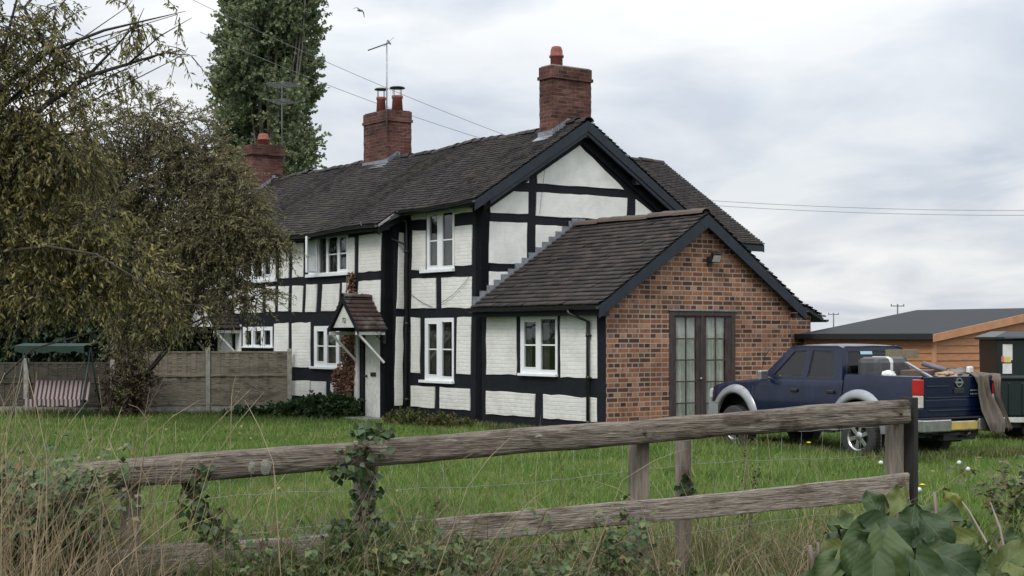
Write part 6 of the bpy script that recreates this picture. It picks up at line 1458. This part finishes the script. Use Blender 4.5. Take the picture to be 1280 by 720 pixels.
ivy('ivy', 'small ivy spray hanging in front of the top rail near its left end', [(246, 588, 12, 12, 22, -.10, -.06), (240, 625, 18, 30, 45, -.06, .05), (270, 655, 24, 24, 40, -.1, .02)], 302, .055)
ivy('ivy', 'ivy creeping up the wire fence post behind the second post', [(881, 612, 8, 22, 60, .15, .2)], 303, .04)

# ------------------------------------------------------------------ broad leaved shrub, lower right
m, N, L, P_ = new_mat('broad_leaf'); gg = N.new('ShaderNodeNewGeometry'); uvm = N.new('ShaderNodeUVMap')
v = objvec(N, L); c = ramp(N, L, gg.outputs['Random Per Island'], [(0, (.032, .056, .024)), (.5, (.046, .074, .029)), (.8, (.066, .098, .033)), (1, (.15, .16, .04))])
sp_ = N.new('ShaderNodeSeparateXYZ'); L.new(uvm.outputs[0], sp_.inputs[0])
mid = math_n(N, L, 'LESS_THAN', math_n(N, L, 'ABSOLUTE', math_n(N, L, 'SUBTRACT', sp_.outputs[0], .5)), .014)
wv = math_n(N, L, 'SINE', math_n(N, L, 'ADD', math_n(N, L, 'MULTIPLY', sp_.outputs[1], 46), math_n(N, L, 'MULTIPLY', math_n(N, L, 'ABSOLUTE', math_n(N, L, 'SUBTRACT', sp_.outputs[0], .5)), -38)))
vein = math_n(N, L, 'GREATER_THAN', wv, .972)
c = mixc(N, L, c, (.09, .13, .065), math_n(N, L, 'MULTIPLY', math_n(N, L, 'MAXIMUM', mid, math_n(N, L, 'MULTIPLY', vein, .25)), .7))
f = noise_n(N, L, 14, v, 5, .6); edge = math_n(N, L, 'ADD', math_n(N, L, 'MULTIPLY', math_n(N, L, 'ABSOLUTE', math_n(N, L, 'SUBTRACT', sp_.outputs[0], .5)), 2), math_n(N, L, 'MULTIPLY', f, .7))
c = mixc(N, L, c, (.17, .13, .04), ramp(N, L, edge, [(1.0 / 1.0 * .98, (0, 0, 0)), (1.0, (.0, .0, .0))])) if False else mixc(N, L, c, (.17, .14, .045), math_n(N, L, 'MULTIPLY', math_n(N, L, 'GREATER_THAN', edge, 1.39), .55))
c = mixc(N, L, c, (.13, .10, .035), ramp(N, L, f, [(.60, (0, 0, 0)), (.72, (.6, .6, .6))])); L.new(c, P_.inputs['Base Color']); P_.inputs['Roughness'].default_value = .52
P_.inputs['Specular IOR Level'].default_value = .25; bump(N, L, P_, math_n(N, L, 'ADD', math_n(N, L, 'MULTIPLY', wv, .22), math_n(N, L, 'MULTIPLY', f, 4)), .22, .005)
tr_ = N.new('ShaderNodeBsdfTranslucent'); L.new(c, tr_.inputs[0]); mxs = N.new('ShaderNodeMixShader'); mxs.inputs[0].default_value = .15; L.new(P_.outputs[0], mxs.inputs[1]); L.new(tr_.outputs[0], mxs.inputs[2]); L.new(mxs.outputs[0], N['Material Output'].inputs[0]); broad = m
def big_leaves(specs, root, name, label, mat, seed):
    """specs: (px, py, Z, length m, heading in the picture plane deg (0 = right, 90 = up), tilt towards viewer 0..1, curl)"""
    g = rng(seed); e = empty(name, root, 0, label, 'shrub'); ro = Vector(root); V = []; Fc = []; UV = []; nu, nv = 8, 12; mb = MB()
    for (px, py, Z, ln, hd, tilt, curl) in specs:
        ln *= .86; c0 = W(px, py, Z); a = R(hd); D = Vector((math.cos(a), 0, math.sin(a))); nrm = Vector((g.normal(0, .25), -tilt, 1 - tilt + .15)).normalized()
        D = (D - nrm * D.dot(nrm) * .8).normalized(); S = D.cross(nrm).normalized(); U = S.cross(D); b = len(V); w_ = ln * g.uniform(.68, .82); fold = g.uniform(.10, .28); wv_ = g.uniform(0, 6)
        for i in range(nv + 1):
            t = i / nv; hw_ = w_ / 2 * (math.sin(math.pi * min(1, t * .97 + .03)) ** .62) * (1.12 - .45 * t) * (1 if t < .97 else .35); notch = -.06 * ln
            for j in range(nu + 1):
                u = j / nu * 2 - 1; back = notch * abs(u) * (1 - t) ** 4 * 4
                q = c0 + D * ((t - .5) * ln + back) + S * (u * hw_) + U * (abs(u) ** 1.5 * hw_ * fold * 2 - curl * ln * (t - .3) ** 2 + .016 * math.sin(u * 2.5 + t * 8 + wv_) * abs(u) + .006 * math.sin(t * 21 + wv_) * abs(u))
                V.append(q - ro); UV.append((j / nu, t))
        Fc += [(b + i * (nu + 1) + j, b + i * (nu + 1) + j + 1, b + (i + 1) * (nu + 1) + j + 1, b + (i + 1) * (nu + 1) + j) for i in range(nv) for j in range(nu)]
        s0 = c0 - D * ln * .5 - ro + Vector((0, .02, -.004)); rt = Vector((g.normal(0, .07) + (s0.x) * .35, g.normal(0, .05) + .05, max(.05, s0.z * .45))); mb.tube([s0, s0.lerp(rt, .4) + Vector((0, 0, -.03)), rt, Vector((rt.x * .5, rt.y, -.02))], [.004, .005, .007, .009], 6)
    me = bpy.data.meshes.new('leaves'); me.from_pydata([tuple(v_) for v_ in V], [], Fc); uvl = me.uv_layers.new(name='UVMap')
    for lp in me.loops: uvl.data[lp.index].uv = UV[lp.vertex_index]
    me.polygons.foreach_set('use_smooth', [True] * len(Fc)); link('leaves', me, mat, e); mb.build('stems', cane, e); return e
sp = [(1072, 690, 3.9, .17, 250, .75, .4), (1108, 712, 3.8, .19, 265, .8, .5), (1140, 655, 4.0, .14, 80, .85, .2), (1118, 668, 3.9, .17, 345, .6, .5), (1175, 672, 3.9, .14, 300, .7, .6), (1205, 708, 3.8, .17, 330, .7, .5), (1040, 695, 4.0, .13, 200, .6, .3),
      (1058, 655, 4.1, .12, 160, .5, .3), (1092, 630, 4.2, .11, 110, .8, .2), (1122, 622, 4.2, .11, 60, .7, .3), (1150, 638, 4.3, .13, 10, .35, .3), (1196, 648, 4.2, .12, 355, .5, .3), (1188, 622, 4.3, .08, 120, .8, .2), (1075, 662, 4.1, .13, 0, .3, .2),
      (1150, 700, 3.9, .16, 275, .7, .4), (1185, 690, 4.0, .15, 200, .6, .4), (1030, 715, 3.9, .13, 230, .6, .5), (1090, 740, 3.7, .2, 255, .7, .4), (1165, 740, 3.7, .2, 285, .7, .4), (1010, 735, 3.9, .15, 190, .5, .3), (1220, 735, 3.8, .18, 310, .6, .4), (1135, 688, 4.1, .13, 240, .6, .4), (1060, 725, 3.9, .17, 220, .6, .3),
      (1165, 655, 4.2, .10, 80, .5, .3), (1108, 700, 4.0, .15, 290, .7, .5), (1210, 672, 4.1, .11, 20, .4, .3), (1048, 675, 4.2, .10, 130, .6, .3), (1128, 735, 3.9, .18, 270, .7, .3), (1190, 730, 3.9, .16, 260, .7, .3)]
bp = W(1120, 0, 4.1); big_leaves(sp, (bp.x, 4.1, float(gz(bp.x, 4.1))), 'broad_leaved_shrub', 'shrub with big leathery grey green leaves at the bottom right', broad, 401)
sp = [(1255, 700, 3.9, .12, 60, .6, .4), (1275, 690, 3.9, .13, 40, .7, .4), (1240, 690, 4.3, .08, 160, .4, .3), (1225, 692, 4.4, .07, 20, .3, .3), (1262, 672, 4.4, .08, 200, .5, .3), (1235, 710, 4.2, .09, 340, .4, .3), (1275, 725, 3.8, .14, 90, .6, .4), (1250, 730, 4.0, .12, 180, .5, .3), (1212, 655, 4.5, .08, 30, .4, .4), (1290, 660, 4.3, .1, 120, .6, .3), (1248, 655, 4.6, .07, 70, .5, .3)]
m2_ = broad.copy(); m2_.name = 'broad_leaf_yellow'
for n_ in m2_.node_tree.nodes:
    if n_.type == 'VALTORGB' and len(n_.color_ramp.elements) == 4:
        for e_, c_ in zip(n_.color_ramp.elements, [(.035, .055, .018), (.055, .08, .022), (.08, .10, .026), (.12, .13, .035)]): e_.color = (*c_, 1)
bp = W(1262, 0, 4.2); big_leaves(sp, (bp.x, 4.2, float(gz(bp.x, 4.2))), 'yellowing_shrub', 'smaller yellow green leaved shrub in the bottom right corner', m2_, 402)
# bare sticks among them
dtw = plain('pale_dead_wood', (.20, .155, .125), (.10, .075, .06))
def twig(lab, parts):
    mb = MB()
    for pts, r in parts: mb.tube([W(*p_) for p_ in pts], r, 6)
    tag(mb.build('dead_twig', dtw), lab, 'twig', 'bare twigs among the broad leaves')
twig('thick forked pale stump of a twig left of the big leathery leaves', [([(1018, 735, 4.0), (1016, 700, 4.0), (1012, 682, 4.0)], [.011, .009, .006]), ([(1016, 705, 4.0), (1024, 690, 4.0), (1022, 678, 4.0)], [.008, .006, .004])])
twig('long thin bare twig slanting up to the left across the bottom right corner', [([(1225, 735, 4.2), (1240, 690, 4.3), (1212, 640, 4.4), (1196, 618, 4.5)], [.006, .004, .003, .001])])
twig('bare twig rising above the yellow green leaves at the right', [([(1262, 720, 4.2), (1250, 660, 4.3), (1238, 628, 4.4)], [.005, .004, .002])])
twig('short upright bare twig just right of the dark end post', [([(1170, 700, 4.1), (1170, 640, 4.2), (1168, 615, 4.2)], [.006, .005, .004])])
# nettle like plant on the right
bramble('weeds', 'tall pale green weeds at the right edge below the trailer', [A1 + 3.15, A1 + 3.35], 2.2, None, 16, 211, .8, 1.2, lsz=.07, mat=grn2)
def stalkplant(px, py, Z, h, lab, seed):
    g = rng(seed); p = W(px, py, Z); z0 = float(gz(p.x, Z)); e = empty('dock_plant', (p.x, Z, z0), 0, lab, 'weed'); mb = MB(); Q = []
    for k in range(4):
        a = g.uniform(0, 6.28); top = np.array([.10 * math.cos(a) * (k > 0), .08 * math.sin(a), h * (1 if k == 0 else g.uniform(.5, .8))]); mb.tube([(0, 0, .0), tuple(top * .5 + g.normal(0, .006, 3)), tuple(top)], [.005, .004, .002], 5)
        for t in g.uniform(.35, 1, 60): Q.append(top * t + g.normal(0, .010, 3))
    mb.build('stalk', cane, e); Q = np.array(Q); V, Fq = leafmesh(Q, g.normal(0, 1, Q.shape), g.normal(0, 1, Q.shape), g.uniform(.012, .026, len(Q)), g.uniform(.01, .02, len(Q))); npmesh('seed_heads', V, Fq, leaf_mat('dock_seeds', [(.035, .03, .018), (.06, .05, .025), (.05, .07, .03)]), e)
stalkplant(931, 640, 9.7, .95, 'dark seeded dock plant standing behind the rails in the middle right bay', 501)
stalkplant(545, 640, 9.2, .55, 'short dark weed stalk seen between the rails beside the ivy covered post', 502)
# dandelions
def dandelion(px, py, Z, yellow, lab):
    p = W(px, py, Z); z0 = float(gz(p.x, Z)); e = empty('dandelion', (p.x, Z, z0), 0, lab, 'dandelion', 'dandelions in the lawn'); h = max(.06, p.z - z0); MB().tube([(0, 0, 0), (.01, 0, h * .6), (0, 0, h)], .003, 5).build('stem', vgm, e)
    mb = MB(); 
    if yellow: mb.lathe((0, 0, h), [(.006, -.01), (.03, .008), (.034, .014), (.012, .02)], 14)
    else: mb.lathe((0, 0, h), [(.008, -.02), (.024, -.012), (.03, .006), (.022, .024), (.005, .032)], 12)
    mb.build('flower', plain('dandelion_yellow', (.75, .55, .03), (.65, .42, .02)) if yellow else plain('dandelion_clock', (.55, .56, .52), (.4, .42, .38)), e)
dandelion(1011, 554, 21, True, 'yellow dandelion in the grass in front of the pickup wheel'); dandelion(1153, 607, 16, True, 'yellow dandelion just right of the dark end post')
dandelion(1149, 613, 15.6, False, 'white dandelion clock just below the yellow flower by the end post'); dandelion(1101, 579, 18, False, 'white dandelion clock between the rails left of the end post')
dandelion(1199, 579, 18, False, 'upper white dandelion clock in the grass below the tailgate'); dandelion(1210, 587, 17.4, False, 'lower white dandelion clock in the grass below the tailgate')
